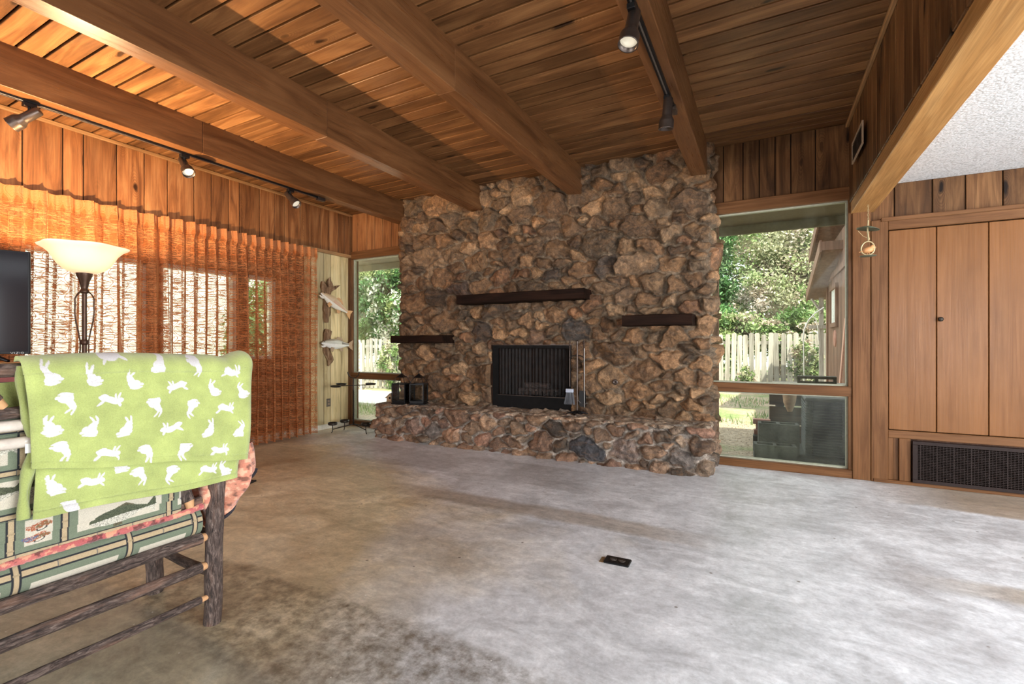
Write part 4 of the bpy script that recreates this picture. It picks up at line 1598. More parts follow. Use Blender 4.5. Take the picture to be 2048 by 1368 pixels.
def hbamboo(A, Y, Z, z, y0, y1):
    rect(A, Y, Z, y0, y1, z - .0115, z + .0115, BLK)
    rect(A, Y, Z, y0, y1, z - .0065, z + .0065, BAM)
    for q in np.arange(y0 + .03, y1, .105):
        rect(A, Y, Z, q, q + .002, z - .0075, z + .0075, BLK * 5)
        rect(A, Y, Z, q + .002, q + .007, z - .008, z + .008, BAM * .8)


def vbamboo(A, Y, Z, y, z0, z1):
    rect(A, Y, Z, y - .0115, y + .0115, z0, z1, BLK)
    rect(A, Y, Z, y - .0065, y + .0065, z0, z1, BAM)
    for q in np.arange(z0 + .02, z1, .055):
        rect(A, Y, Z, y - .008, y + .008, q, q + .005, BAM * .8)


def fish(A, Y, Z, cy, cz, L, Hh, tilt, rs, dark=1.0):
    ca, sa = math.cos(tilt), math.sin(tilt)
    u = ((Y - cy) * ca + (Z - cz) * sa) / L
    v = (-(Y - cy) * sa + (Z - cz) * ca) / Hh
    half = np.where(u < .2, np.sqrt(np.clip(1 - ((u - .0) / .5) ** 2, 0, 1)) * .5, 0)
    half = np.where((u >= .05) & (u < .38), .497 - (u - .05) / .33 * .39, half)
    half = np.where((u >= .38) & (u < .52), .107 + (u - .38) / .14 * .46, half)
    half = np.where(u < -.42, half * .8, half)
    body = (np.abs(v) < half) & (u > -.5) & (u < .52)
    fin = (u > -.12) & (u < .22) & (v > 0) & (v < half + .16 * (1 - np.abs(u - .05) / .17)) & (v >= half)
    fin2 = (u > -.16) & (u < -.02) & (v < 0) & (v > -half - .18) & (v <= -half)
    nz = rs.random(Y.shape)
    c = np.where(v[..., None] > -.05, np.array((.060, .070, .040)) * dark, np.array((.42, .40, .33)) * dark)
    c = c * (0.45 + 1.3 * nz[..., None])
    A[body] = c[body]
    A[fin | fin2] = (np.array((.10, .09, .05)) * (0.5 + nz[..., None]))[fin | fin2]


def fly(A, Y, Z, cy, cz, rs, blue=False):
    u = (Y - cy) / .034
    v = (Z - cz - .004 * np.sin((Y - cy) * 90)) / .011
    k = (u ** 2 + v ** 2 < 1) & (rs.random(Y.shape) < .75)
    A[k] = (.34, .10, .045)
    k2 = ((u - .35) ** 2 + (v + .1) ** 2 < .35) & (rs.random(Y.shape) < .6)
    A[k2] = (.16, .11, .05)
    if blue:
        k3 = ((u + .5) ** 2 + (v) ** 2 < .4) & (rs.random(Y.shape) < .7)
        A[k3] = (.10, .12, .20)
    hk = (np.abs(np.sqrt((u - .2) ** 2 + (v + 1.0) ** 2 * .35) - .35) < .06) & (v < -.8)
    A[hk] = (.03, .03, .03)


rs = np.random.RandomState(4)
# back cushion: rounded slab, its rear face painted
ny, nz = 760, 270
yy = np.linspace(-.38, 1.085, ny)
zz = np.linspace(.505, 1.00, nz)
Y, Z = np.meshgrid(yy, zz, indexing='ij')
A = np.zeros((ny, nz, 3))
A[:] = SAGE
VB = [1.035, .716, .585, .265, .135, -.185, -.30]
rows = [(.530, .664), (.664, .800), (.800, .935)]
for ri, (za, zb) in enumerate(rows):
    sh = [0, -.10, .025][ri]
    vb = [v_ + sh for v_ in VB] if ri else VB
    vb = sorted([v_ for v_ in ([1.2] + vb + [-.5])])
    if ri == 1:
        vb = [-.5, -.2, .22, .70, 1.035]
    for a_, b_ in zip(vb[:-1], vb[1:]):
        c_ = CRM * (0.92 + .16 * rs.random())
        in_ = .034 if b_ - a_ > .2 else .032
        rect(A, Y, Z, a_ + in_, b_ - in_, za + .028, zb - .024, c_)
        if b_ - a_ > .2:
            fish(A, Y, Z, (a_ + b_) / 2 + .005, (za + zb) / 2 + (-.013 if ri == 0 else .0), min(.20, (b_ - a_) * .62) if ri == 0 else .34, .058 if ri == 0 else .095, R(6), rs, 1.0)
        elif b_ - a_ > .1:
            fly(A, Y, Z, (a_ + b_) / 2, zb - .048, rs)
            fly(A, Y, Z, (a_ + b_) / 2 - .004, za + .050, rs, True)
    for v_ in vb[1:-1]:
        vbamboo(A, Y, Z, v_, za, zb)
for z_ in (.530, .664, .800, .935):
    hbamboo(A, Y, Z, z_, -.38, 1.085)
    rect(A, Y, Z, -.38, 1.085, z_ - .0145, z_ - .0125, SAGED)
vbamboo(A, Y, Z, 1.035, .52, .98)
k = (Z > .54) & (Y > 1.05)
A *= (0.9 + .2 * rs.random((ny, nz, 1)))
ty = np.clip(np.minimum(Y - yy[0], yy[-1] - Y) / .06, 0, 1)
tz = np.clip(np.minimum(Z - zz[0], zz[-1] - Z) / .06, 0, 1)
rd = np.sqrt(np.clip(1 - (1 - ty) ** 2, 0, 1)) * np.sqrt(np.clip(1 - (1 - tz) ** 2, 0, 1))
X = -2.10 + .028 * rd + (Z - .5) * .02 + .006 * np.sin(Y * 7)
X = np.where(np.abs(Z - .535) < .05, np.minimum(X, -2.102 + .02), X)
P = np.stack([X - .0, Y, Z], -1)
m = MB()
grid(m, P, A, corner=True)
bcs = P[::20, ::10]
X2 = -2.24 - .05 * rd[::20, ::10]
P2 = np.stack([X2, Y[::20, ::10], Z[::20, ::10]], -1)
grid(m, P2, np.tile(SAGE, P2.shape[:2] + (1,)), flip=True)
# edges


def strip(m, Pa, Pb, c):
    n = len(Pa)
    vs = [tuple(p) for p in Pa] + [tuple(p) for p in Pb]
    m.add(vs, [(i, i + 1, i + 1 + n, i + n) for i in range(n - 1)], c, True)


strip(m, P[::20, 0], P2[:, 0], tuple(SAGE))
strip(m, P[::20, -1], P2[:, -1], tuple(SAGE))
strip(m, P[0, ::10], P2[0, :], tuple(SAGE))
strip(m, P[-1, ::10][:P2.shape[1]], P2[-1, :], tuple(SAGE))
obj('back_cushion', m, M['tapestry'], sofa, 'green and cream lodge pattern back cushion', recalc=False)

# seat cushion: roll with a painted rear face
ny, nt = 760, 120
yy = np.linspace(-.38, 1.165, ny)
th = np.linspace(0, 1, nt)
Y, T = np.meshgrid(yy, th, indexing='ij')
A = np.zeros((ny, nt, 3))
A[:] = SAGE
Zp = .400 + T * .115
VB2 = [1.135, .905, .60, .30, 0.0, -.3]
hb = .478
for a_, b_ in zip(sorted(VB2)[:-1], sorted(VB2)[1:]):
    rect(A, Y, Zp, a_ + .034, b_ - .034, .39, .437, CRM)
    rect(A, Y, Zp, a_ + .03, b_ - .03, .500, .512, CRM * .6)
hbamboo(A, Y, Zp, hb - .010, -.38, 1.165)
for v_ in VB2:
    vbamboo(A, Y, Zp, v_, .39, .53)
A *= (0.9 + .2 * rs.random((ny, nt, 1)))
angT = T * math.pi * .80 - math.pi * .38
X = -2.135 + .052 * np.cos(angT)
Zc = .455 + .058 * np.sin(angT)
P = np.stack([X, Y, Zc], -1)
m = MB()
grid(m, P, A, corner=True)
last = P[::20, -1]
Pf = np.stack([np.full(len(last), -2.66), last[:, 1], np.full(len(last), .51)], -1)
strip(m, last, Pf, tuple(SAGE))
Pg = Pf.copy()
Pg[:, 2] = .41
strip(m, Pf, Pg, tuple(SAGE))
strip(m, P[::20, 0], Pg, tuple(SAGE))
m.add([(-2.66, 1.164, .41), (-2.66, 1.164, .51), (-2.13, 1.164, .51), (-2.09, 1.164, .46), (-2.13, 1.164, .40)], [(0, 1, 2, 3, 4)], tuple(SAGE))
obj('seat_cushion', m, M['tapestry'], sofa, 'green and cream lodge pattern seat cushion', recalc=False)

# coral fleece throw: strip between the cushions and a bundle over the arm
M_coral = M['fleece']


def blob(mb, P, rs_, cols):
    n, m2 = P.shape[:2]
    C = np.zeros((n, m2, 3))
    for i in range(n):
        for j in range(m2):
            p = P[i, j]
            w = noise.fractal(Vector(p) * 32, 0.9, 2.0, 3) * .5 + .5
            w2 = noise.noise(Vector(p) * 9 + Vector((4, 4, 4))) * .5 + .5
            c_ = np.array(cols[0]) * (1 - w2) + np.array(cols[1]) * w2
            if w > .62:
                c_ = c_ * .3 + np.array(cols[2]) * .7
            if w < .34:
                c_ = c_ * .35
            C[i, j] = c_
    grid(mb, P, C, corner=True)


thr = thing('coral_fleece_throw', 'coral and pink fleece throw with a black edge bunched over the end of the loveseat', 'blanket', (-2.15, 1.2, .4))
n, k = 260, 12
P = np.zeros((n, k, 3))
for i in range(n):
    y = .56 + (1.165 - .56) * i / (n - 1)
    for j in range(k):
        a_ = -1.5 + 3.0 * j / (k - 1)
        r_ = .0125 + .004 * noise.noise(Vector((y * 60, j * .7, 0)))
        zc = .514 + .004 * math.sin(y * 11) + .012 * (y - .56)
        P[i, j] = (-2.088 + r_ * 1.0 * math.cos(a_) + .004 * noise.noise(Vector((y * 45, j, 4))), y, zc + r_ * math.sin(a_))
m = MB()
blob(m, P, rs, [(.42, .07, .085), (.62, .19, .15), (.85, .42, .24)])
obj('throw_roll', m, M['fleece'], thr, recalc=False)
# bundle: draped lump beyond the far rear post
n, k = 120, 90
P = np.zeros((n, k, 3))
for i in range(n):
    th_ = math.pi * 2 * i / (n - 1)
    for j in range(k):
        t_ = j / (k - 1)
        z = .74 - t_ * .36
        ry = .125 * (math.sin(math.pi * min(1, t_ * .9 + .18)) ** .6) * (1 - .62 * max(0, t_ - .45))
        rx = .14 * (math.sin(math.pi * min(1, t_ * .8 + .2)) ** .6) * (1 - .5 * max(0, t_ - .5))
        f = 1 + .24 * math.sin(5 * th_ + z * 11) + .10 * math.sin(3 * th_ - z * 17) + .10 * math.sin(11 * th_ - z * 14) * t_ + .08 * noise.noise(Vector((math.cos(th_) * 2, math.sin(th_) * 2, z * 7)))
        if t_ > .985:
            f *= .05
        P[i, j] = (-2.20 + rx * f * math.cos(th_) + .05 * t_ * 0, 1.335 + ry * f * math.sin(th_) - .09 * t_, z)
m = MB()
blob(m, P, rs, [(.60, .19, .13), (.74, .33, .20), (.90, .55, .36)])
bd = obj('throw_bundle', m, M['fleece'], thr, recalc=False)
pts = [P[int((.13 + .28 * q / 15) * (n - 1)) % n, int((.42 + .40 * (q / 15)) * (k - 1))] for q in range(16)]
cen = Vector((-2.20, 1.30, 0))
pts = []
for q in range(16):
    i = int((.06 + .0 * q) * (n - 1)) + q * 0
    j = int((.40 + .52 * q / 15) * (k - 1))
    i = int((.24 - .16 * q / 15) * (n - 1))
    p = Vector(P[i, j])
    o_ = Vector((p.x - cen.x, p.y - cen.y, 0)).normalized() * .004
    pts.append(p + o_)
m = MB().tube(pts, .009, 8, flat=.7)
M['blackcloth'] = plain('black_binding', (.02, .018, .025), .9)
obj('binding_edge', m, M['blackcloth'], bd, 'black bound edge')

# cream folded quilt edge with care tag, at the left
qt = thing('folded_cream_quilt', 'folded cream quilt with a white care tag over the loveseat back', 'quilt', (-2.02, .4, .85))
M['quilt'] = plain('cream_quilt', (.60, .53, .46), .95, 0, .12, 40, .4)
for (za, zb, dx_) in ((.925, .965, .0), (.872, .912, .012)):
    m = MB()
    P = np.zeros((60, 16, 3))
    for i in range(60):
        y = -.25 + .92 * i / 59
        for j in range(16):
            a_ = 2 * math.pi * j / 15
            h_ = (zb - za) / 2 * (1.0 - .15 * (i / 59))
            P[i, j] = (-2.045 + dx_ + .024 * math.cos(a_) + .003 * math.sin(y * 21), y, (za + zb) / 2 + .016 * (i / 59 - .4) + h_ * math.sin(a_) + .002 * math.sin(y * 30))
    grid(m, P)
    obj('quilt_fold', m, M['quilt'], qt, recalc=False)
m = MB()
m.box(-2.006, -2.004, .630, .668, .868, .912, M=Matrix.Translation((0, 0, 0)) @ Matrix.Rotation(0, 4, 'X'))
m.box(-2.012, -2.010, .598, .640, .866, .905)
tg = obj('care_tag', m, M['white'], qt, 'white care tag with fine print')
m = MB()
for r_ in range(3):
    z0 = .905 - .005 * r_
    for c_ in range(6):
        m.box(-2.0038, -2.0032, .648 + .005 * r_, .650 + .005 * r_, .875 + c_ * .005, .8785 + c_ * .005)
obj('fine_print', m, M['blackcloth'], tg)

# ------------------------------------------------------------------ bunny blanket
GRN = np.array((.40, .465, .145))
WHT = np.array((.66, .64, .64))


def ell(Y, Z, cy, cz, ry, rz, a=0):
    ca, sa = math.cos(a), math.sin(a)
    u = ((Y - cy) * ca + (Z - cz) * sa) / ry
    v = (-(Y - cy) * sa + (Z - cz) * ca) / rz
    return u * u + v * v < 1


def bunny(Y, Z, cy, cz, kind, flip=1, s=1.0):
    y = (Y - cy) * flip / s
    z = (Z - cz) / s
    if kind == 'sit':
        k = ell(y, z, .000, -.012, .024, .019, .3) | ell(y, z, -.010, .004, .014, .020, .35) | ell(y, z, -.016, .019, .0115, .010, 0)
        k |= ell(y, z, -.020, .036, .0042, .015, -.30) | ell(y, z, -.005, .034, .0042, .014, -.65)
        k |= ell(y, z, .004, -.028, .024, .006, .05) | ell(y, z, .026, -.016, .007, .006, 0)
    elif kind == 'leap':
        k = ell(y, z, .0, 0, .033, .014, .25) | ell(y, z, -.030, -.002, .012, .010, 0) | ell(y, z, .020, .008, .019, .015, .4)
        k |= ell(y, z, -.030, .016, .0045, .014, .5) | ell(y, z, -.018, .016, .0042, .013, .1)
        k |= ell(y, z, -.026, -.016, .005, .014, -.5) | ell(y, z, .036, -.008, .017, .0055, -.5) | ell(y, z, .036, .014, .006, .006, 0)
    else:   # seen upside down, as printed
        return bunny(Y, Z, cy, cz, 'sit', flip, -s)
    return k


BUN = [(.646, 1.102, 'sit', 1), (.754, 1.091, 'sit', 1), (.869, 1.071, 'sit', 1), (.81, 1.148, 'leap', 1), (.948, 1.126, 'sit', -1), (1.076, 1.116, 'dn', 1), (1.008, 1.042, 'leap', 1),
       (1.149, 1.021, 'sit', 1), (1.221, 1.084, 'leap', -1), (1.268, 1.001, 'sit', 1), (.681, 1.019, 'dn', 1), (.799, 1.011, 'leap', -1), (.929, .978, 'dn', 1), (1.062, .957, 'dn', -1), (1.193, .937, 'leap', -1),
       (.741, .926, 'sit', -1), (.839, .911, 'sit', -1), (.985, .888, 'leap', 1), (1.119, .862, 'sit', -1), (1.246, .839, 'sit', -1), (.651, .943, 'sit', 1), (.671, .865, 'dn', 1), (.793, .832, 'leap', -1),
       (.905, .811, 'dn', 1), (1.032, .796, 'dn', -1), (1.166, .77, 'leap', -1)]
BUN2 = [(.764, .737, 'leap', -1), (.90, .725, 'dn', 1), (1.008, .708, 'dn', -1), (1.144, .691, 'leap', -1), (.667, .746, 'sit', 1), (.843, .775, 'sit', 1), (1.21, .68, 'sit', 1), (.70, .665, 'dn', 1)]
bl = thing('bunny_blanket', 'light green plush blanket printed with white bunnies, folded over the loveseat back', 'blanket', (-2.0, .95, .7))


def hem1(y):
    return .812 - (y - .62) * .145 + .004 * math.sin(y * 14)


def hem2(y):
    return .655 - (y - .62) * .04 + .006 * math.sin(y * 9 + 1)


def sheet(y0, y1, zt, hem, xoff, buns, over, ny=440, nz=320, front=None):
    yy = np.linspace(y0, y1, ny)
    P = np.zeros((ny, nz, 3))
    C = np.zeros((ny, nz, 3))
    for i, y in enumerate(yy):
        t_ = (y - y0) / (y1 - y0)
        top = zt + .006 * math.sin(y * 9 + .5) + (.010 if t_ > .93 else 0) * min(1, (t_ - .93) * 14) - .012 * math.exp(-((t_ - .87) / .05) ** 2)
        h = hem(y)
        ins = .0
        for j in range(nz):
            w = j / (nz - 1)
            if over and w < .12:
                a_ = (1 - w / .12) * math.pi * .62
                x = -2.035 + xoff - .030 + .060 * math.cos(a_) - .030 + .0
                x = -2.055 + (.062 + xoff) * math.cos(a_)
                z = top - .052 + .052 * math.sin(a_)
                z = top - .045 * (1 - math.sin(a_ if a_ < math.pi / 2 else a_))
            else:
                w2 = (w - .12) / .88 if over else w
                z = top - .045 - (top - .045 - h) * w2
                x = -1.993 + xoff + .006 * math.sin(z * 17 + y * 5) + .005 * noise.noise(Vector((y * 6, z * 6, 1))) + .010 * max(0, 1 - (z - h) / .12) ** 2
            ye = y
            e0 = max(0, 1 - (y - y0) / .02)
            e1 = max(0, 1 - (y1 - y) / .02)
            x -= .012 * (e0 ** 2 + e1 ** 2)
            # side edges lean a little
            ye = y - (1 - w) * 0.0 + (.012 * math.sin(z * 9) * (1 - .5 * t_)) - .035 * max(0, (1.15 - z) / .45) * t_
            P[i, j] = (x, ye, z)
    C[:] = GRN
    Yc, Zc_ = P[:, :, 1], P[:, :, 2]
    Yp = Yc
    for i in range(0, 1):
        nzv = np.array([[noise.fractal(Vector((a[1] * 11, a[2] * 11, 0)), .8, 2, 4) for a in row[::4]] for row in P[::4]])
        nzv = np.kron(nzv, np.ones((4, 4)))[:ny, :nz]
        C *= (1 + .20 * nzv)[..., None]
    for (cy, cz, kd, fl) in buns:
        k_ = bunny(Yp + .006 * np.sin(Zc_ * 130) * .35, Zc_ + .006 * np.sin(Yp * 110) * .35, cy, cz, kd, fl, .84)
        C[k_] = WHT * (1 + .06 * nzv[k_][:, None])
    # stitched hem lines
    for d_ in (.022,):
        hh = np.array([hem(y) for y in yy])[:, None]
        k_ = np.abs(Zc_ - hh - d_) < .0022
        C[k_] = C[k_] * 1.25
        P[:, :, 0] -= np.where(np.abs(Zc_ - hh - d_) < .0045, .005, 0)
    return P, C


P, C = sheet(.605, 1.315, 1.152, hem1, 0.008, BUN, True)
m = MB()
grid(m, P, C, corner=True)
o = obj('outer_fold', m, M['fleece'], bl, recalc=False)
sm = o.modifiers.new('thickness', 'SOLIDIFY')
sm.thickness = .016
sm.offset = -1
P, C = sheet(.625, 1.305, .93, hem2, -.020, BUN2, False, 420, 160)
m = MB()
grid(m, P, C, corner=True)
o = obj('inner_fold', m, M['fleece'], bl, recalc=False)
sm = o.modifiers.new('thickness', 'SOLIDIFY')
sm.thickness = .012
sm.offset = -1
# the part hanging on the seat side and the rolled left edge
P, C = sheet(.575, 1.30, 1.128, lambda y: .97, -.155, [], False, 120, 30)
m = MB()
grid(m, P, C)
o = obj('seat_side_fold', m, M['fleece'], bl, recalc=False)
sm = o.modifiers.new('thickness', 'SOLIDIFY')
sm.thickness = .014
m = MB()
for k_, (dx_, y_, r_) in enumerate([(-.030, .603, .015), (-.046, .612, .013)]):
    pts = []
    for q in range(24):
        z = 1.135 - (1.135 - .660) * q / 23
        pts.append((-2.0 + dx_ + .006 * math.sin(z * 15 + k_), y_ + .012 * math.sin(z * 9) + .006 * math.sin(z * 23 + k_), z))
    rr = [r_ * (.9 + .25 * math.sin(q * .9 + k_)) for q in range(24)]
    m.tube(pts, rr, 12, tuple(GRN * .9))
obj('rolled_edge', m, M['fleece'], bl)

# ------------------------------------------------------------------ things on the hearth


def lantern(x, y, label, rz):
    t_ = thing('candle_lantern', label, 'lantern', (x, y, HZ + .003), 'black glass lanterns on the hearth')
    z = HZ + .003
    w = .088
    M4 = Matrix.Translation((x, y, z)) @ Matrix.Rotation(rz, 4, 'Z')
    m = MB()
    m.box(-w - .012, w + .012, -w - .012, w + .012, .0, .014, bev=.003, M=M4)
    m.box(-w, w, -w, w, .014, .030, bev=.002, M=M4)
    obj('lantern_base', m, M['black'], t_)
    m = MB()
    for sx in (-1, 1):
        for sy in (-1, 1):
            m.box(sx * w - .006, sx * w + .006, sy * w - .006, sy * w + .006, .03, .262, M=M4)
    for zz_ in (.03, .250):
        for s_ in (-1, 1):
            m.box(-w, w, s_ * w - .006, s_ * w + .006, zz_, zz_ + .013, M=M4)
            m.box(s_ * w - .006, s_ * w + .006, -w, w, zz_, zz_ + .013, M=M4)
    obj('lantern_frame', m, M['black'], t_)
    m = MB()
    for s_ in (-1, 1):
        m.box(-w + .006, w - .006, s_ * w - .001, s_ * w + .001, .043, .25, M=M4)
        m.box(s_ * w - .001, s_ * w + .001, -w + .006, w - .006, .043, .25, M=M4)
    obj('lantern_glass', m, M['lglass'], t_)
    m = MB()
    for sx in (-1, 1):
        for sy in (-1, 1):
            m.tube([M4 @ Vector((sx * w, sy * w, .26)), M4 @ Vector((sx * w * .55, sy * w * .55, .345))], .0035, 6)
    n = 4
    q = w * .62
    tp = [(-q, -q, .338), (q, -q, .338), (q, q, .338), (-q, q, .338), (0, 0, .392)]
    m.add([M4 @ Vector(p) for p in tp], [(0, 1, 4), (1, 2, 4), (2, 3, 4), (3, 0, 4), (3, 2, 1, 0)])
    m.tube([M4 @ Vector((0, 0, .385)), M4 @ Vector((0, 0, .40))], .006, 8)
    obj('lantern_roof', m, M['black'], t_)
    m = MB()
    pts = [M4 @ Vector((.020 * math.cos(a), 0, .415 + .022 * math.sin(a))) for a in [i * math.pi / 8 for i in range(17)]]
    m.tube(pts, .0022, 6)
    return t_


lantern(-4.155, 4.80, 'black glass lantern nearer the left window on the stone hearth', R(14))
lantern(-3.93, 4.87, 'black glass lantern standing in front of the stone on the hearth, right of its twin', R(20))

bh = thing('wooden_birdhouse', 'small tan wooden birdhouse standing at the left end of the hearth', 'birdhouse', (-4.42, 4.92, HZ))
m = MB()
Mb = Matrix.Translation((-4.43, 4.90, HZ + .003)) @ Matrix.Rotation(R(25), 4, 'Z')
m.prism([(-.045, 0), (.045, 0), (.045, .055), (0, .10), (-.045, .055)], 1, -.04, .04, M=Mb)
M['tanwood'] = wood('tan_craft_wood', (.28, .19, .11), (.42, .30, .18), (.52, .38, .24), 'Z', .6, knots=False)
obj('house_body', m, M['tanwood'], bh)
m = MB()
for s_ in (-1, 1):
    m.prism([(0, .104), (s_ * .062, .045), (s_ * .062, .054), (0, .114)], 1, -.05, .05, M=Mb)
obj('house_roof', m, M['tanwood'], bh)
m = MB().lathe([(0, 0), (.014, 0), (.014, .002), (0, .002)], (0, 0, 0), 16, M=Matrix.Rotation(R(90), 3, 'X'))
m.v = [tuple(Mb @ Vector((p[0], p[1] - .0405, p[2] + .05))) for p in m.v]
obj('entry_hole', m, M['dark'], bh)

bx = thing('wooden_tray', 'small tan wooden box with a thin looped wire handle beside the left lantern', 'box', (-4.30, 4.90, HZ))
m = MB()
Mb = Matrix.Translation((-4.285, 4.93, HZ + .003)) @ Matrix.Rotation(R(12), 4, 'Z')
m.box(-.07, .07, -.05, .05, 0, .012, M=Mb)
for s_ in (-1, 1):
    m.box(-.07, .07, s_ * .05 - .005, s_ * .05 + .005, .0, .05, M=Mb)
    m.box(s_ * .07 - .005, s_ * .07 + .005, -.05, .05, .0, .05, M=Mb)
obj('tray_box', m, M['tanwood'], bx)
m = MB()
m.tube([Mb @ Vector(p) for p in [(-.025, 0, .0), (-.024, 0, .09), (-.014, 0, .15), (0, 0, .175), (.014, 0, .15), (.020, 0, .09), (.022, 0, .0)]], .003, 6)
m.ball(tuple(Mb @ Vector((0, 0, .178))), .012)
obj('wire_handle', m, M['iron'], bx)

# fireplace tool set
tx, ty = 0, 0
ts = thing('fireplace_tool_set', 'steel fireplace tools on a black stand to the right of the firebox', 'fireplace tools', (-1.80, 4.92, HZ))
cx, cy, z0 = -1.80, 4.93, HZ + .004
m = MB()
for k in range(4):
    a = k * math.pi / 2 + .5
    m.tube([(cx, cy, z0 + .035), (cx + .06 * math.cos(a), cy + .05 * math.sin(a), z0 + .025), (cx + .125 * math.cos(a), cy + .09 * math.sin(a), z0 + .008)], [.02, .018, .012], 8, flat=.5)
m.lathe([(0, .045), (.03, .04), (.06, .018), (.065, .008), (0, .008)], (cx, cy, z0), 20)
obj('stand_foot', m, M['black'], ts)
m = MB().tube([(cx, cy, z0 + .03), (cx, cy, z0 + .80)], .0085, 12)
m.lathe([(0, .05), (.010, .045), (.012, .03), (.010, .018), (.013, .012), (.010, .004), (.0085, 0)], (cx, cy, z0 + .76), 14)
obj('stand_pole', m, M['gun'], ts)
m = MB()
pts = [(cx - .085 * math.cos(a) - .005, cy - .0, z0 + .60 + .045 * math.sin(a)) for a in [i * math.pi / 10 for i in range(11)]]
m.tube(pts, .005, 8)
obj('stand_hook', m, M['black'], ts)
m = MB()
m.tube([(cx, cy, z0 + .16), (cx + .05, cy + .02, z0 + .11), (cx + .12, cy - .02, z0 + .13)], .004, 8)
obj('stand_stay', m, M['steel'], ts)


def tool(x, y, zb, name, col_):
    m = MB().tube([(x, y, zb), (x, y, z0 + .70)], .0048, 10)
    for k in range(5):
        m.lathe([(.0048, 0), (.0085, .006), (.0085, .012), (.0048, .018)], (x, y, z0 + .695 + k * .019), 12)
    m.lathe([(.0048, 0), (.009, .004), (.006, .016), (0, .02)], (x, y, z0 + .79), 12)
    return obj(name, m, col_, ts)


br_ = tool(cx - .087, cy, z0 + .30, 'brush_handle', M['gun'])
m = MB()
m.box(cx - .13, cx - .045, cy - .016, cy + .016, z0 + .235, z0 + .275, bev=.004)
M['bluegrey'] = plain('pale_blue_binding', (.38, .42, .50), .6)
obj('brush_ferrule', m, M['bluegrey'], br_)
m = MB()
rg = random.Random(2)
for k in range(150):
    u = rg.uniform(-1, 1)
    v = rg.uniform(-1, 1)
    m.tube([(cx - .0875 + u * .038, cy + v * .012, z0 + .236), (cx - .0875 + u * .062 + rg.uniform(-.005, .005), cy + v * .018, z0 + .10 + rg.uniform(0, .02))], .0018, 3, smooth=False, caps=False)
M['bristle'] = plain('grey_bristles', (.13, .13, .14), .8)
o = obj('brush_bristles', m, M['bristle'], br_)
o['kind'] = 'stuff'
sh = tool(cx + .075, cy, z0 + .24, 'shovel_handle', M['gun'])
m = MB()
pr = [(-.034, .26), (.034, .26), (.040, .20), (.040, .12), (.030, .085), (-.030, .085), (-.040, .12), (-.040, .20)]
m.prism([(cx + .075 - .02 + a, z0 + b) for a, b in pr], 1, cy + .012, cy + .016)
obj('shovel_blade', m, M['black'], sh)
m = MB().tube([(cx + .085, cy - .012, z0 + .72), (cx + .085, cy - .012, z0 + .10), (cx + .088, cy - .012, z0 + .07)], [.0045, .0045, .001], 8)
m.tube([(cx + .085, cy - .012, z0 + .13), (cx + .10, cy - .015, z0 + .115), (cx + .108, cy - .015, z0 + .14)], [.004, .003, .001], 6)
obj('poker_rod', m, M['steel'], ts)

# ------------------------------------------------------------------ wrought iron candle stand
cs = thing('iron_candle_stand', 'wrought iron floor candle stand with a twisted pole in the corner by the left window', 'candle stand', (-5.0, 4.78, 0))
px_, py_ = -4.99, 4.78
m = MB()
# twisted square bar
n = 90
vs = []
for i in range(n + 1):
    z = .10 + (.745 - .10) * i / n
    a0 = (z * 62 if .14 < z < .58 else (.14 * 62 if z <= .14 else .58 * 62))
    for k in range(4):
        a = a0 + k * math.pi / 2
        vs.append((px_ + .0105 * math.cos(a), py_ + .0105 * math.sin(a), z))
m.add(vs, [(i * 4 + k, i * 4 + (k + 1) % 4, (i + 1) * 4 + (k + 1) % 4, (i + 1) * 4 + k) for i in range(n) for k in range(4)])
obj('twisted_pole', m, M['iron'], cs)
cr_ = Vector((.884, -.467, 0))   # along the arms
cr_ = Vector((.93, .37, 0)).normalized()
m = MB()
pts = [Vector((px_, py_, .80)) + cr_ * (.082 * math.cos(a)) + Vector((0, 0, .082 * math.sin(a) + .03)) for a in [math.pi + i * math.pi / 14 for i in range(15)]]
m.tube(pts, .007, 8)
obj('cradle_ring', m, M['iron'], cs)
for s_, dz in ((-1, -.012), (1, .012)):
    m = MB().tube([(px_, py_, .645), tuple(Vector((px_, py_, .645 + dz * .6)) + cr_ * s_ * .15), tuple(Vector((px_, py_, .645 + dz)) + cr_ * s_ * .25)], .006, 8)
    obj('cross_arm', m, M['iron'], cs)
side = Vector((-.37, .93, 0))
for (a_, b_, z_) in ((-.235, -.045, .628), (-.205, .06, .652), (.245, .0, .664)):
    c_ = Vector((px_, py_, 0)) + cr_ * a_ + side * b_
    m = MB().lathe([(0, .002), (.062, .002), (.068, .012), (.072, .012), (.066, -.004), (0, -.004)], (c_.x, c_.y, z_), 24, M=Matrix.Rotation(R(4), 3, 'Y'))
    obj('candle_dish', m, M['iron'], cs)
for k, (ax_, bx_) in enumerate(((-.25, -.10), (-.19, .13), (.22, -.10), (.26, .12))):
    c_ = Vector((px_, py_, 0)) + cr_ * ax_ + side * bx_
    m = MB().tube([(px_, py_, .115), tuple(Vector((px_, py_, .112)).lerp(Vector((c_.x, c_.y, .055)), .5)), (c_.x * .98 + px_ * .02, c_.y * .98 + py_ * .02, .055)], .0065, 8)
    d_ = (c_ - Vector((px_, py_, 0))).normalized()
    m.tube([(c_.x, c_.y, .118), (c_.x, c_.y, .055), tuple(c_ + d_ * .004 + Vector((0, 0, .02))), tuple(c_ + d_ * .018 + Vector((0, 0, .004)))], .006, 8)
    obj('leg', m, M['iron'], cs)
    m = MB().lathe([(0, .118), (.052, .118), (.057, .128), (.057, .148), (.061, .148), (.061, .122), (.052, .112), (0, .112)], (c_.x, c_.y, 0), 24)
    obj('candle_cup', m, M['iron'], cs)

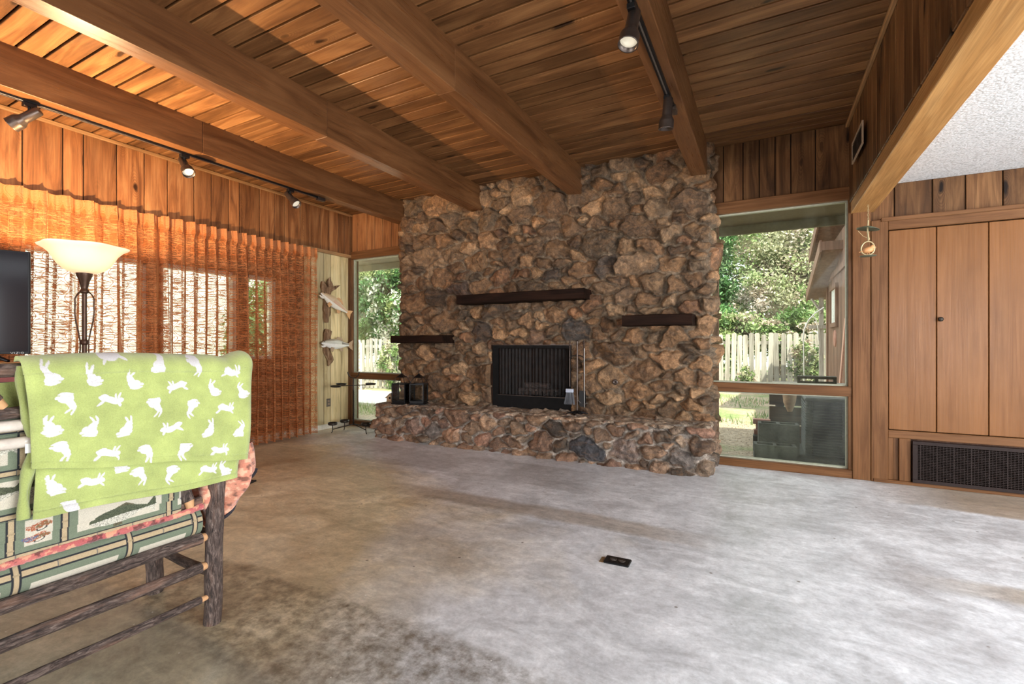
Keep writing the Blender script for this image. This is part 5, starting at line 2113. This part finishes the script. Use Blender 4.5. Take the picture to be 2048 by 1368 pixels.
# ------------------------------------------------------------------ mounted fish on driftwood
XW = XL + .014
M['drift'] = wood('driftwood_grain', (.05, .026, .014), (.20, .115, .060), (.50, .36, .22), 'Z', .8, knots=False, gscale=1.6, bs=.8)


def drift(pts, rads, name, parent, seed):
    m = MB()
    P_ = []
    for i in range(len(pts) - 1):
        for q in range(5):
            P_.append((Vector(pts[i]).lerp(Vector(pts[i + 1]), q / 5), rads[i] + (rads[i + 1] - rads[i]) * q / 5))
    P_.append((Vector(pts[-1]), rads[-1]))
    m.tube([p for p, r in P_], [r for p, r in P_], 16, wob=.75, seed=seed, flat=.8)
    return obj(name, m, M['drift'], parent)


def make_fish(parent, y0, z0, L, tilt, hgt, paint, tailc, finc, big_tail, xw):
    """fish body lofted along Y, head at small y; returns parts"""
    ca, sa = math.cos(tilt), math.sin(tilt)

    def T(u, v, w):
        return Vector((xw + w, y0 + (u * ca + v * sa) * 1.0, z0 + (-u * sa + v * ca)))
    prof = [(0, .10, 0), (.03, .26, .02), (.08, .40, .03), (.16, .62, .02), (.26, .86, 0), (.36, 1.0, 0), (.48, .96, 0), (.60, .78, 0), (.72, .52, .01), (.82, .34, .02), (.88, .28, .02)]
    n = 20
    vs = []
    cols = []
    m = MB()
    for (t_, h, c0) in prof:
        for k in range(n):
            a = 2 * math.pi * k / n
            vs.append(T(t_ * L, math.sin(a) * h * hgt / 2 + c0 * hgt, .055 + math.cos(a) * h * hgt * .30))
    for i in range(len(prof) - 1):
        for k in range(n):
            k2 = (k + 1) % n
            v_ = math.sin(2 * math.pi * (k + .5) / n)
            m.add([vs[i * n + k], vs[i * n + k2], vs[(i + 1) * n + k2], vs[(i + 1) * n + k]], [(0, 1, 2, 3)], paint(prof[i][0], v_), True)
    m.add(vs[:n], [tuple(range(n))[::-1]], (.05, .02, .02))
    m.add(vs[-n:], [tuple(range(n))], tailc)
    # gaping lower jaw
    m.tube([T(.11 * L, -.22 * hgt, .055), T(.05 * L, -.30 * hgt, .055), T(.0, -.26 * hgt, .055)], [.14 * hgt, .10 * hgt, .04 * hgt], 8, paint(0.1, -1))
    b = obj('fish_body', m, M['fishskin'], parent)
    m = MB()
    tl = big_tail
    o_ = [(.86, .14), (.95, .45 * tl), (1.03, .62 * tl), (1.0, 0.05), (1.03, -.60 * tl), (.95, -.42 * tl), (.86, -.14)]
    f = [T(a * L, b_ * hgt, .051) for a, b_ in o_]
    g = [T(a * L, b_ * hgt, .059) for a, b_ in o_]
    N = len(o_)
    m.add(f + g, [tuple(range(N))[::-1], tuple(range(N, 2 * N))] + [(i, (i + 1) % N, (i + 1) % N + N, i + N) for i in range(N)], tailc)
    obj('tail_fin', m, M['fishskin'], parent)
    for nm, o_, w in (('dorsal_fin', [(.42, .42), (.50, .72), (.62, .66), (.70, .36)], .055), ('belly_fin', [(.56, -.36), (.62, -.66), (.69, -.60), (.70, -.26)], .055), ('pectoral_fin', [(.27, -.30), (.24, -.62), (.32, -.78), (.37, -.36)], .085)):
        m = MB()
        f = [T(a * L, b_ * hgt, w - .003) for a, b_ in o_]
        g = [T(a * L, b_ * hgt, w + .003) for a, b_ in o_]
        N = len(o_)
        m.add(f + g, [tuple(range(N))[::-1], tuple(range(N, 2 * N))] + [(i, (i + 1) % N, (i + 1) % N + N, i + N) for i in range(N)], finc)
        obj(nm, m, M['fishskin'], parent)
    m = MB().ball(tuple(T(.075 * L, .17 * hgt, .055 + .105 * hgt)), .007, (.02, .02, .02), 10, 8)
    obj('fish_eye', m, M['fishskin'], parent)


f1 = thing('mounted_trout', 'pale gaping trout on forked driftwood, the upper of the two mounted fish', 'mounted fish', (XW, 4.78, 1.6), 'fish mounted on driftwood')
drift([(XW + .03, 4.76, 1.52), (XW + .035, 4.77, 1.70), (XW + .035, 4.745, 1.90), (XW + .03, 4.72, 2.02), (XW + .035, 4.70, 2.10)], [.032, .05, .052, .055, .012], 'driftwood_backing', f1, 3)
drift([(XW + .04, 4.77, 1.90), (XW + .05, 4.82, 2.03), (XW + .05, 4.79, 2.10), (XW + .05, 4.82, 2.17)], [.035, .045, .032, .003], 'driftwood_branch', f1, 6)
drift([(XW + .05, 4.80, 1.97), (XW + .07, 4.87, 2.02), (XW + .08, 4.97, 2.07)], [.035, .034, .003], 'driftwood_branch', f1, 8)


def trout(t_, v):
    if v > .35:
        return (.62, .44, .25)
    if v > -.25:
        return (.62, .38, .25) if t_ > .35 else (.66, .50, .34)
    return (.80, .74, .62)


make_fish(f1, 4.625, 1.925, .60, R(27), .155, trout, (.62, .33, .13), (.60, .32, .14), .75, XW + .03)
f2 = thing('mounted_bass', 'silvery bass on a straight piece of driftwood, the lower of the two mounted fish', 'mounted fish', (XW, 4.78, 1.0), 'fish mounted on driftwood')
drift([(XW + .03, 4.80, .90), (XW + .035, 4.83, .98), (XW + .035, 4.78, 1.10), (XW + .035, 4.76, 1.25), (XW + .035, 4.78, 1.36), (XW + .03, 4.80, 1.41)], [.012, .045, .042, .045, .05, .045], 'driftwood_backing', f2, 12)


def bass(t_, v):
    if v > .55:
        return (.42, .37, .27)
    if v > -.1:
        return (.62, .60, .50) if t_ < .6 else (.20, .16, .12)
    return (.82, .80, .72)


make_fish(f2, 4.635, 1.225, .56, R(3), .15, bass, (.42, .27, .15), (.40, .27, .16), .85, XW + .03)

# ------------------------------------------------------------------ outlets
ol = thing('wall_outlet', 'dark duplex outlet on the pale boards of the left wall near the floor', 'outlet', (XW, 4.83, .33))
m = MB().box(XW - .002, XW + .005, 4.795, 4.865, .315, .430, bev=.002)
M['darkplate'] = plain('dark_plate', (.10, .085, .065), .5)
obj('cover_plate', m, M['darkplate'], ol)
for z_ in (.352, .393):
    m = MB().box(XW + .005, XW + .007, 4.814, 4.846, z_ - .014, z_ + .014, bev=.0008)
    s_ = obj('outlet_socket', m, M['tanmetal'], ol)
    m = MB()
    m.box(XW + .007, XW + .0074, 4.821, 4.823, z_ - .003, z_ + .007)
    m.box(XW + .007, XW + .0074, 4.836, 4.838, z_ - .003, z_ + .007)
    m.box(XW + .007, XW + .0074, 4.828, 4.832, z_ - .010, z_ - .006)
    obj('socket_slots', m, M['dark'], s_)

for (x, y, rz, lb) in ((-.715, 2.60, R(2), 'black floor outlet plate in the bare concrete in the middle of the room'),
                       (-4.0, 2.60, R(20), 'black floor outlet plate in the concrete near the curtains')):
    fo = thing('floor_outlet', lb, 'outlet', (x, y, 0), 'floor outlets', rz)
    m = MB().box(-.070, .070, -.042, .042, .0, .013, bev=.004)
    obj('cover_plate', m, M['black'], fo, local=True)
    for s_ in (-1, 1):
        m = MB().lathe([(0, .0135), (.013, .0135), (.016, .016), (.019, .016), (.020, .013), (0, .0131)], (s_ * .023, 0, 0), 20)
        q_ = obj('screw_cap', m, M['gun'], fo, local=True)
        m = MB().box(s_ * .023 - .010, s_ * .023 + .010, -.0012, .0012, .0134, .0155)
        obj('cap_slot', m, M['steel'], q_, local=True)
    if x > -2:
        m = MB().box(-.095, -.071, -.036, .030, .0, .0015)
        M['glue'] = plain('old_adhesive', (.22, .14, .06), .8)
        obj('adhesive_patch', m, M['glue'], fo, 'brown adhesive patch', local=True)

# ------------------------------------------------------------------ outside
GZ = -0.10
m = MB()
nx, ny = 90, 60
P = np.zeros((nx, ny, 3))
for i in range(nx):
    for j in range(ny):
        x = -24 + 44 * i / (nx - 1)
        y = 5.41 + 24 * j / (ny - 1)
        P[i, j] = (x, y, GZ + .03 * noise.noise(Vector((x * .7, y * .7, 0))) + .015 * noise.noise(Vector((x * 3, y * 3, 5))) + max(0, (y - 9) * .006))
grid(m, P)
obj('yard_ground', m, M['ground'], None, kind='structure')
m = MB().box(-24, XL - .2, -8, 5.41, GZ - .05, GZ)
obj('side_yard_ground', m, M['concrete'], None, kind='structure')
m = MB().box(-12.6, -5.2, 7.6, 9.75, GZ - .02, GZ + .055)
obj('driveway_slab', m, M['concrete'], None, kind='structure')
# own roof overhang
m = MB()
m.box(XL - .9, 6, 5.42, 6.30, 2.62, 2.66)
m.box(XL - .9, 6, 6.30, 6.34, 2.52, 3.45)
obj('eave_soffit', m, M['eave'], None, kind='structure')

GR = random.Random(17)


def picket_fence(name, x0, x1, y, top, pitch, w, label, rail_back=True, z0=GZ + .02, slope=0.0):
    t_ = thing(name, label, 'fence', ((x0 + x1) / 2, y, z0), 'picket fences behind the yard')
    x = x0
    k = 0
    while x < x1 and k < 96:
        m = MB()
        h = top + GR.uniform(-.035, .03)
        Mt = Matrix.Translation((x, y + GR.uniform(-.01, .01), 0)) @ Matrix.Rotation(GR.uniform(-.018, .018), 4, 'Y')
        m.prism([(-w / 2, z0), (w / 2, z0), (w / 2, h - .03), (w / 2 - .025, h), (-w / 2 + .025, h), (-w / 2, h - .03)], 1, -.009, .009, tint(), M=Mt)
        obj('picket', m, M['fencewood'], t_)
        x += pitch
        k += 1
    for z in (.32, top - .28):
        m = MB().box(x0 - .1, x1 + .1, y + .012, y + .05, z, z + .085, tint())
        obj('fence_rail', m, M['fencewood'], t_)
    return t_


M['fencewood'] = wood('greyed_fence_wood', (.22, .195, .165), (.40, .37, .33), (.52, .49, .45), 'Z', .85, knots=False)
picket_fence('picket_fence', -1.5, 5.2, 14.4, 1.50, .150, .118, 'weathered pale picket fence seen through the right window')
picket_fence('picket_fence', -12.6, -6.6, 10.6, 1.39, .175, .115, 'grey picket fence with vines seen through the left window')
# chain link gate
gt = thing('chain_link_gate', 'white framed chain link gate at the left of the yard fence', 'gate', (-10.3, 9.95, GZ))
m = MB()
gx_, gy_ = -10.62, 9.9
pts = [(gx_, gy_, GZ), (gx_, gy_, 1.22), (gx_ + .08, gy_, 1.32), (gx_ + .5, gy_, 1.32), (gx_ + .58, gy_, 1.22), (gx_ + .58, gy_, GZ)]
m.tube(pts, .022, 10)
obj('gate_frame', m, M['white'], gt)
m = MB()
for k in range(-14, 12):
    a_ = Vector((gx_, gy_, GZ + .15 + k * .11))
    for s_ in (1, -1):
        p, q = [], []
        zz0 = GZ + .15 + k * .11
        pa, pb = (gx_, zz0 if s_ > 0 else zz0 + .58), (gx_ + .58, zz0 + .58 if s_ > 0 else zz0)
        if min(pa[1], pb[1]) < GZ or max(pa[1], pb[1]) > 1.3:
            continue
        m.tube([(pa[0], gy_, pa[1]), (pb[0], gy_, pb[1])], .004, 4, caps=False)
obj('wire_mesh', m, M['white'], gt)


def leaves(mb, c, rad, n, size, cols, seed, clusters=60, shell=.55):
    rg = random.Random(seed)
    cl = []
    for _ in range(clusters):
        while True:
            p = Vector((rg.uniform(-1, 1), rg.uniform(-1, 1), rg.uniform(-1, 1)))
            if shell < p.length < 1:
                break
        cl.append((p, rg.uniform(.14, .30), rg.choice(cols)))
    for _ in range(n):
        p, r_, cc = rg.choice(cl)
        d = Vector((rg.gauss(0, 1), rg.gauss(0, 1), rg.gauss(0, .8))) * r_ * .6
        q = p + d
        q = Vector((c[0] + q.x * rad[0], c[1] + q.y * rad[1], c[2] + q.z * rad[2]))
        if q.z < GZ:
            continue
        s = size * rg.uniform(.6, 1.3)
        nrm = Vector((rg.gauss(0, 1), rg.gauss(0, 1), rg.gauss(.6, 1))).normalized()
        a_ = nrm.orthogonal().normalized()
        a_ = Matrix.Rotation(rg.uniform(0, 6.28), 3, nrm) @ a_
        b_ = nrm.cross(a_)
        br = rg.uniform(.7, 1.3)
        mb.add([q - a_ * s, q + b_ * s * .45 + nrm * s * .12, q + a_ * s, q - b_ * s * .45 + nrm * s * .12], [(0, 1, 2, 3)], tuple(min(1, v_ * br) for v_ in cc))


def tree(name, label, base, h, crowns, n, size, cols, seed, cat='tree', group='trees and shrubs behind the fence'):
    t_ = thing(name, label, cat, base, group)
    m = MB()
    rg = random.Random(seed + 50)
    top = Vector(base) + Vector((rg.uniform(-.3, .3), 0, h * .62))
    m.tube([base, Vector(base).lerp(top, .5) + Vector((.08, 0, 0)), top], [.13, .10, .05], 10, wob=.2)
    for (c, r) in crowns:
        s_ = Vector(base).lerp(top, rg.uniform(.45, .9))
        for q in range(4):
            e = Vector(c) + Vector((rg.uniform(-.7, .7) * r[0], rg.uniform(-.6, .6) * r[1], rg.uniform(-.6, .6) * r[2]))
            m.tube([s_, s_.lerp(e, .5) + Vector((0, 0, .15)), e], [.045, .03, .010], 6)
    obj('tree_trunk', m, M['treebark'], t_)
    m = MB()
    for k, (c, r) in enumerate(crowns):
        leaves(m, c, r, n // len(crowns), size, cols, seed + k)
    obj('leaf_crown', m, M['leaf'], t_, recalc=False)['kind'] = 'stuff'
    return t_


M['treebark'] = plain('tree_bark', (.10, .075, .055), .9, 0, .4, 14, .6)
DG = [(.07, .16, .06), (.09, .21, .08), (.12, .26, .09), (.18, .33, .13)]
LG = [(.26, .36, .15), (.36, .42, .22), (.20, .30, .11), (.50, .50, .34), (.55, .46, .38)]
PK = [(.62, .54, .48), (.55, .47, .38), (.42, .42, .28), (.70, .62, .56), (.30, .35, .18)]  # pale tones paint sunlight into the leaf colour
MG = [(.12, .22, .07), (.18, .28, .09), (.09, .17, .05), (.28, .34, .14)]
tree('dense_tree', 'dark green leafy tree behind the fence at the left of the right window', (-1.9, 16.8, GZ), 6, [((-1.75, 16.6, 2.9), (1.0, .9, 1.7)), ((-1.75, 16.6, 5.0), (1.15, .9, 1.6))], 26000, .070, DG + [(.20, .30, .16)], 1)
tree('pale_tree', 'pale sunlit tree in the middle of the right window', (.9, 17.0, GZ), 6, [((.35, 16.6, 2.8), (1.25, .9, 1.5)), ((.3, 16.8, 4.8), (1.5, .9, 1.8)), ((1.9, 16.8, 4.0), (1.2, .9, 2.2))], 46000, .056, PK + LG, 2)
tree('green_bush', 'yellow-green bush just above the fence in the right window', (.2, 15.4, GZ), 2.0, [((-.9, 15.4, 1.55), (1.0, .45, .65)), ((.9, 15.4, 1.5), (1.2, .45, .65))], 15000, .065, LG + MG, 3)
tree('far_tree', 'mid green tree standing farther back behind the pale tree', (.5, 21.0, GZ), 9, [((-1.5, 21.0, 4.0), (3.0, 1.3, 4.2)), ((2.3, 21.0, 4.5), (3.2, 1.3, 4.6))], 26000, .12, MG + LG, 4)
tree('leafy_tree', 'green tree with white sunlit leaves outside the left window', (-11.4, 12.4, GZ), 6, [((-11.9, 12.3, 2.6), (1.3, .9, 1.6)), ((-10.3, 12.3, 2.9), (1.4, .9, 1.8))], 22000, .075, DG + MG + [(.5, .52, .42), (.6, .6, .52)], 5)  # the two whitish tones are sunlit leaves, painted as colour
tree('far_tree', 'dense green tree farther back beyond the left window', (-14.5, 16.0, GZ), 7, [((-14.8, 16.0, 3.6), (3.2, 1.2, 3.6))], 16000, .12, DG, 6)
for k, (x, y, z, rx, rz_, lb) in enumerate([(-9.55, 10.5, .75, .42, .70, 'vine with small leaves growing on the fence in the left window'), (.93, 14.3, .72, .36, .66, 'leafy vine climbing the fence near the wall with the small window'), (-.45, 14.3, .35, .25, .38, 'low weedy vine at the foot of the fence in the right window')]):
    m = MB()
    leaves(m, (x, y, z), (rx, .10, rz_), [1400, 1600, 420][k], .05, MG + LG, 70 + k, 40, .0)
    obj('fence_vine', m, M['leaf'], None, lb, 'vine', 'vines on the fences', kind=None, recalc=False)
# weeds and dry grass on the ground
m = MB()
rg = random.Random(8)
for _ in range(3000):
    x, y = rg.uniform(-1.6, 1.2), rg.uniform(8.6, 14.3)
    if noise.noise(Vector((x * .8, y * .8, 2))) < .02:
        continue
    h = rg.uniform(.04, .14)
    a_ = rg.uniform(0, 3.14)
    dx_, dy_ = .012 * math.cos(a_), .012 * math.sin(a_)
    lx, ly = rg.uniform(-.05, .05), rg.uniform(-.05, .05)
    z = GZ
    m.add([(x - dx_, y - dy_, z), (x + dx_, y + dy_, z), (x + lx, y + ly, z + h)], [(0, 1, 2)], rg.choice(MG + LG + [(.45, .36, .22)]))
for _ in range(1600):
    x, y = rg.uniform(-8.5, -4.6), rg.uniform(6.4, 7.6)
    h = rg.uniform(.04, .12)
    m.add([(x - .01, y, GZ), (x + .01, y, GZ), (x + rg.uniform(-.04, .04), y, GZ + h)], [(0, 1, 2)], rg.choice(MG + LG))
for _ in range(1300):
    x, y = rg.uniform(-.9, 1.6), rg.uniform(6.1, 8.8)
    s = rg.uniform(.007, .016)
    a_ = rg.uniform(0, 6.28)
    m.add([(x, y, GZ + .026), (x + s * math.cos(a_), y + s * math.sin(a_), GZ + .034), (x + s * 1.6 * math.cos(a_ + .5), y + s * 1.6 * math.sin(a_ + .5), GZ + .026)], [(0, 1, 2)], rg.choice([(.30, .20, .12), (.42, .32, .2), (.20, .13, .08)]))
obj('yard_grass', m, M['leaf'], None, 'scattered grass, weeds and dry leaves on the yard soil', 'grass', kind='stuff', recalc=False)

# side wing of the house with its small window
wx = 1.25
wg = thing('house_wing', 'brown boarded wing of the house with a small white window, outside at the right', 'building', (2.2, 10, GZ))
m = MB()
md = MB()
vboards(m, md, 'x', 7.7, 12.6, GZ, 3.3, wx, .03, -1, .22, .3, gap=.012)
obj('wing_siding', m, M['brownout'], wg)
m = MB().box(wx + .032, wx + 2.5, 7.7, 12.6, GZ, 3.3)
obj('wing_core', m, M['brownout'], wg)
m = MB()
m.box(wx - .035, wx, 9.2, 12.62, 2.55, 2.67, (.7, .3, .3), .004)
m.box(wx - .03, wx + .02, 12.5, 12.64, GZ, 2.6, (.7, .3, .3), .004)
m.box(wx - .03, wx, 9.15, 9.28, GZ, 2.6, (.7, .3, .3), .004)
obj('wing_trim', m, M['brownout'], wg)
y0, y1, z0_, z1_ = 11.0, 11.8, 1.64, 2.30
m = MB()
for b in [(y0 - .09, y1 + .09, z0_ - .09, z0_), (y0 - .09, y1 + .09, z1_, z1_ + .09), (y0 - .09, y0, z0_, z1_), (y1, y1 + .09, z0_, z1_)]:
    m.box(wx - .05, wx, b[0], b[1], b[2], b[3], (.6, .3, .3), .004)
wc = obj('wing_window_casing', m, M['brownout'], wg)
m = MB().box(wx - .012, wx - .004, y0, y1, z0_, z1_)
M['paleblue'] = plain('pale_window_blind', (.62, .66, .68), .3)
obj('wing_window_pane', m, M['paleblue'], wc, 'pale window pane')
m = MB()
for q in (y0 + .22, y0 + .44, y0 + .62):
    m.box(wx - .03, wx - .012, q, q + .035, z0_, z1_)
obj('wing_muntin', m, M['white'], wc)
# round plaque
m = MB().lathe([(0, .02), (.05, .025), (.07, .012), (.10, .018), (.12, .01), (.15, .022), (.165, .018), (.17, 0)], (wx - .0, 11.35, 1.33), 28, M=Matrix.Rotation(R(-90), 3, 'Y'))
M['terracotta'] = plain('terracotta', (.33, .15, .11), .7)
obj('round_wall_plaque', m, M['terracotta'], None, 'round terracotta plaque under the small window of the brown wing', 'plaque')
# its two overhanging roofs fall away from the house
for (ya, za, yb_, zb) in ((8.6, 3.92, 12.7, 3.09), (10.3, 2.92, 13.5, 2.28)):
    m = MB()
    m.prism([(ya, za), (ya, za + .16), (yb_, zb + .16), (yb_, zb)], 0, .93, wx + .5, (.5, .2, .3))
    obj('wing_eave', m, M['brownout'], wg)
    m = MB().prism([(ya, za - .03), (ya, za + .19), (yb_ + .01, zb + .19), (yb_ + .01, zb - .03)], 0, .895, .928, (.9, .5, .3))
    obj('eave_fascia', m, M['brownout'], wg)
m = MB().box(1.13, 1.22, 13.1, 13.19, GZ, 2.30, bev=.005)
obj('eave_post', m, M['oldwood'], wg)
m = MB()
m.box(.92, 1.6, 13.06, 13.10, 1.58, 1.66)
obj('post_rail', m, M['oldwood'], wg)
m = MB().tube([(1.17, 13.08, 1.95), (.98, 13.08, 2.28)], .03, 6)
obj('post_brace', m, M['oldwood'], wg)
m = MB()
m.tube([(.68, 11.0, 1.30), (.70, 11.0, 1.50), (.77, 11.0, 1.68), (.88, 11.0, 1.82), (1.03, 11.0, 1.93)], .012, 8)
m.tube([(.84, 11.0, 1.78), (.90, 11.0, 1.70), (.93, 11.0, 1.52), (.94, 11.0, 1.28)], .009, 8)
m.tube([(.69, 11.0, 1.30), (.70, 11.02, .6), (.72, 11.04, GZ)], .010, 8)
obj('white_pipe_hoop', m, M['white'], None, 'thin white bent pipe standing before the fence beside the brown wing', 'pipe')
# leaning reddish board
M['redboard'] = plain('reddish_plank', (.46, .25, .19), .8)
m = MB().box(-.07, .07, -.012, .012, 0, 1.75, M=Matrix.Translation((1.08, 9.6, GZ)) @ Matrix.Rotation(R(4), 4, 'Y') @ Matrix.Rotation(R(90), 4, 'Z'))
obj('leaning_plank', m, M['redboard'], None, 'reddish plank leaning against the brown wing wall', 'plank')

# condenser
ac = thing('air_conditioner', 'dark louvered air conditioner condenser outside the lower right window pane', 'air conditioner', (.72, 6.5, GZ))
ax0, ax1, ay0, ay1, az0, az1 = .41, 1.02, 6.15, 6.85, GZ + .08, .60
m = MB().box(ax0 - .12, ax1 + .15, ay0 - .10, ay1 + .1, GZ - .02, GZ + .07, bev=.01)
obj('concrete_pad', m, M['block'], ac)
m = MB()
m.box(ax0 + .035, ax1 - .035, ay0 + .035, ay1 - .035, az0, az1 - .02)
M['coil'] = plain('condenser_coil', (.025, .028, .026), .6, .3)
obj('condenser_coil', m, M['coil'], ac)
m = MB()
for cx_, cy_ in ((ax0 + .03, ay0 + .03), (ax1 - .03, ay0 + .03), (ax0 + .03, ay1 - .03), (ax1 - .03, ay1 - .03)):
    m.tube([(cx_, cy_, az0), (cx_, cy_, az1)], .036, 12)
m.box(ax0 + .33, ax0 + .36, ay0 - .006, ay0 + .02, az0, az1)
obj('corner_post', m, M['acmetal'], ac)
m = MB()
z = az0 + .02
while z < az1 - .03:
    for (p, q) in (((ax0 + .03, ay0 - .004), (ax1 - .03, ay0 - .004)), ((ax0 - .004, ay0 + .03), (ax0 - .004, ay1 - .03))):
        m.tube([(p[0], p[1], z), (q[0], q[1], z)], .0065, 6, flat=1.0)
    # wrapped corner
    m.tube([(ax0 + .03 + .034 * math.cos(a), ay0 + .03 + .034 * math.sin(a), z) for a in [math.pi + i * math.pi / 12 for i in range(7)]], .0065, 6)
    z += .030
obj('guard_louvers', m, M['acmetal'], ac)
m = MB()
m.box(ax0 - .012, ax1 + .012, ay0 - .012, ay1 + .012, az1 - .02, az1 + .02, bev=.012)
obj('top_cover', m, M['acmetal'], ac)
m = MB().box(ax1 + .08, ax1 + .36, 6.6, 6.72, .22, .62, bev=.006)
M['greybox'] = plain('grey_service_box', (.16, .16, .14), .6)
obj('service_box', m, M['greybox'], None, 'grey metal box beside the air conditioner', 'electrical box')


def cinder(x, y, z, rz, label, rx=0.0, L=.40, H=.19, W=.19):
    """hollow concrete block, cores vertical"""
    Mt = Matrix.Translation((x, y, z)) @ Matrix.Rotation(rz, 4, 'Z') @ Matrix.Rotation(rx, 4, 'X')
    m = MB()
    wl_ = .032
    l2, w2 = L / 2, W / 2
    for s_ in (-1, 1):
        m.box(-l2, l2, s_ * w2 - (wl_ if s_ > 0 else 0), s_ * w2 + (wl_ if s_ < 0 else 0), 0, H, M=Mt)
    for x_ in (-l2, -wl_ / 2, l2 - wl_):
        m.box(x_, x_ + wl_, -w2 + wl_, w2 - wl_, 0, H, M=Mt)
    obj('concrete_block', m, M['block'], None, label, 'concrete block', 'concrete blocks outside the window')


cinder(.10, 5.90, GZ + .035, R(4), 'lower front concrete block of the pile outside the right window')
cinder(.14, 6.18, GZ + .035, R(3), 'concrete block under the hollow one in the pile outside the right window')
cinder(.14, 6.18, GZ + .227, R(3), 'hollow concrete block with open cores facing up in the pile outside the right window')
m = MB().box(-.1, .42, 5.72, 5.80, GZ + .03, GZ + .06)
obj('ground_board', m, M['oldwood'], None, 'thin board lying on the ground in front of the concrete blocks', 'board')
# log pile block behind, low table top with a block laid on its side
M['rotwood'] = wood('damp_wood', (.035, .025, .016), (.085, .062, .038), (.14, .105, .065), 'X', .85, knots=False)
tb = thing('potting_bench', 'dark old wooden bench outside the right window with its top just above the rail', 'bench', (.6, 7.2, GZ))
m = MB()
for k in range(4):
    m.box(.10, 1.15, 7.05 + k * .15, 7.185 + k * .15, .655, .695, tint(), .004)
obj('bench_top', m, M['oldwood'], tb)
for x in (.14, 1.02):
    for y in (7.08, 7.55):
        m = MB().box(x, x + .09, y, y + .09, GZ, .655, tint(), .004)
        obj('bench_leg', m, M['rotwood'], tb)
m = MB()
for k in range(3):
    m.box(.06, .52, 7.0, 7.04, GZ + .05 + k * .24, GZ + .05 + k * .24 + .22, tint(), .004)
obj('bench_front', m, M['rotwood'], tb)
cinder(.60, 7.30, .698 + .052, R(-4), 'concrete block lying on its side on top of the wooden bench', rx=R(90), L=.42, H=.19, W=.104)
m = MB().tube([(.28, 6.955, .62), (.28, 6.955, .48), (.29, 6.95, .36)], [.085, .07, .03], 12, wob=.4)
M['splitwood'] = plain('split_wood', (.46, .31, .19), .8, 0, .3, 12)
obj('split_log', m, M['splitwood'], None, 'pale split log wedged between the bench and the air conditioner', 'log')
m = MB()
for k, (x, y, z) in enumerate([(-.06, 6.62, GZ + .20), (-.04, 6.63, GZ + .265), (-.07, 6.62, GZ + .33)]):
    m2 = MB().box(x - .05, x + .14, y - .05, y + .05, z, z + .06, bev=.004)
    if k == 0:
        obj('concrete_block', MB().box(x - .06, x + .16, y - .09, y + .09, GZ, z - .002, bev=.01), M['block'], None, 'short concrete block under the small stack of bricks', 'concrete block', 'concrete blocks outside the window')
    obj('brick', m2, M['terracotta'], None, ['lowest brick of the small stack behind the concrete blocks', 'middle brick of the small stack behind the concrete blocks', 'top brick of the small stack behind the concrete blocks'][k], 'brick', 'bricks behind the concrete blocks')

# greenery and an added pale wall dimming the sky past the left wall windows
M['backdropwall'] = plain('added_backdrop_pale', (.80, .82, .76), .9)
m = MB().box(-10.2, -9.9, -6, 7.2, GZ, 4.4)
obj('curtain_backdrop_wall', m, M['backdropwall'], None, 'pale wall added outside to dim the sky seen through the orange curtains', 'wall')

tree('side_shrub', 'low green shrub outside behind the orange curtains', (-9.0, 6.3, GZ), 2, [((-9.0, 6.3, 1.3), (.6, .7, 1.2))], 5000, .08, MG + DG, 33, cat='shrub', group='shrubs beside the house')
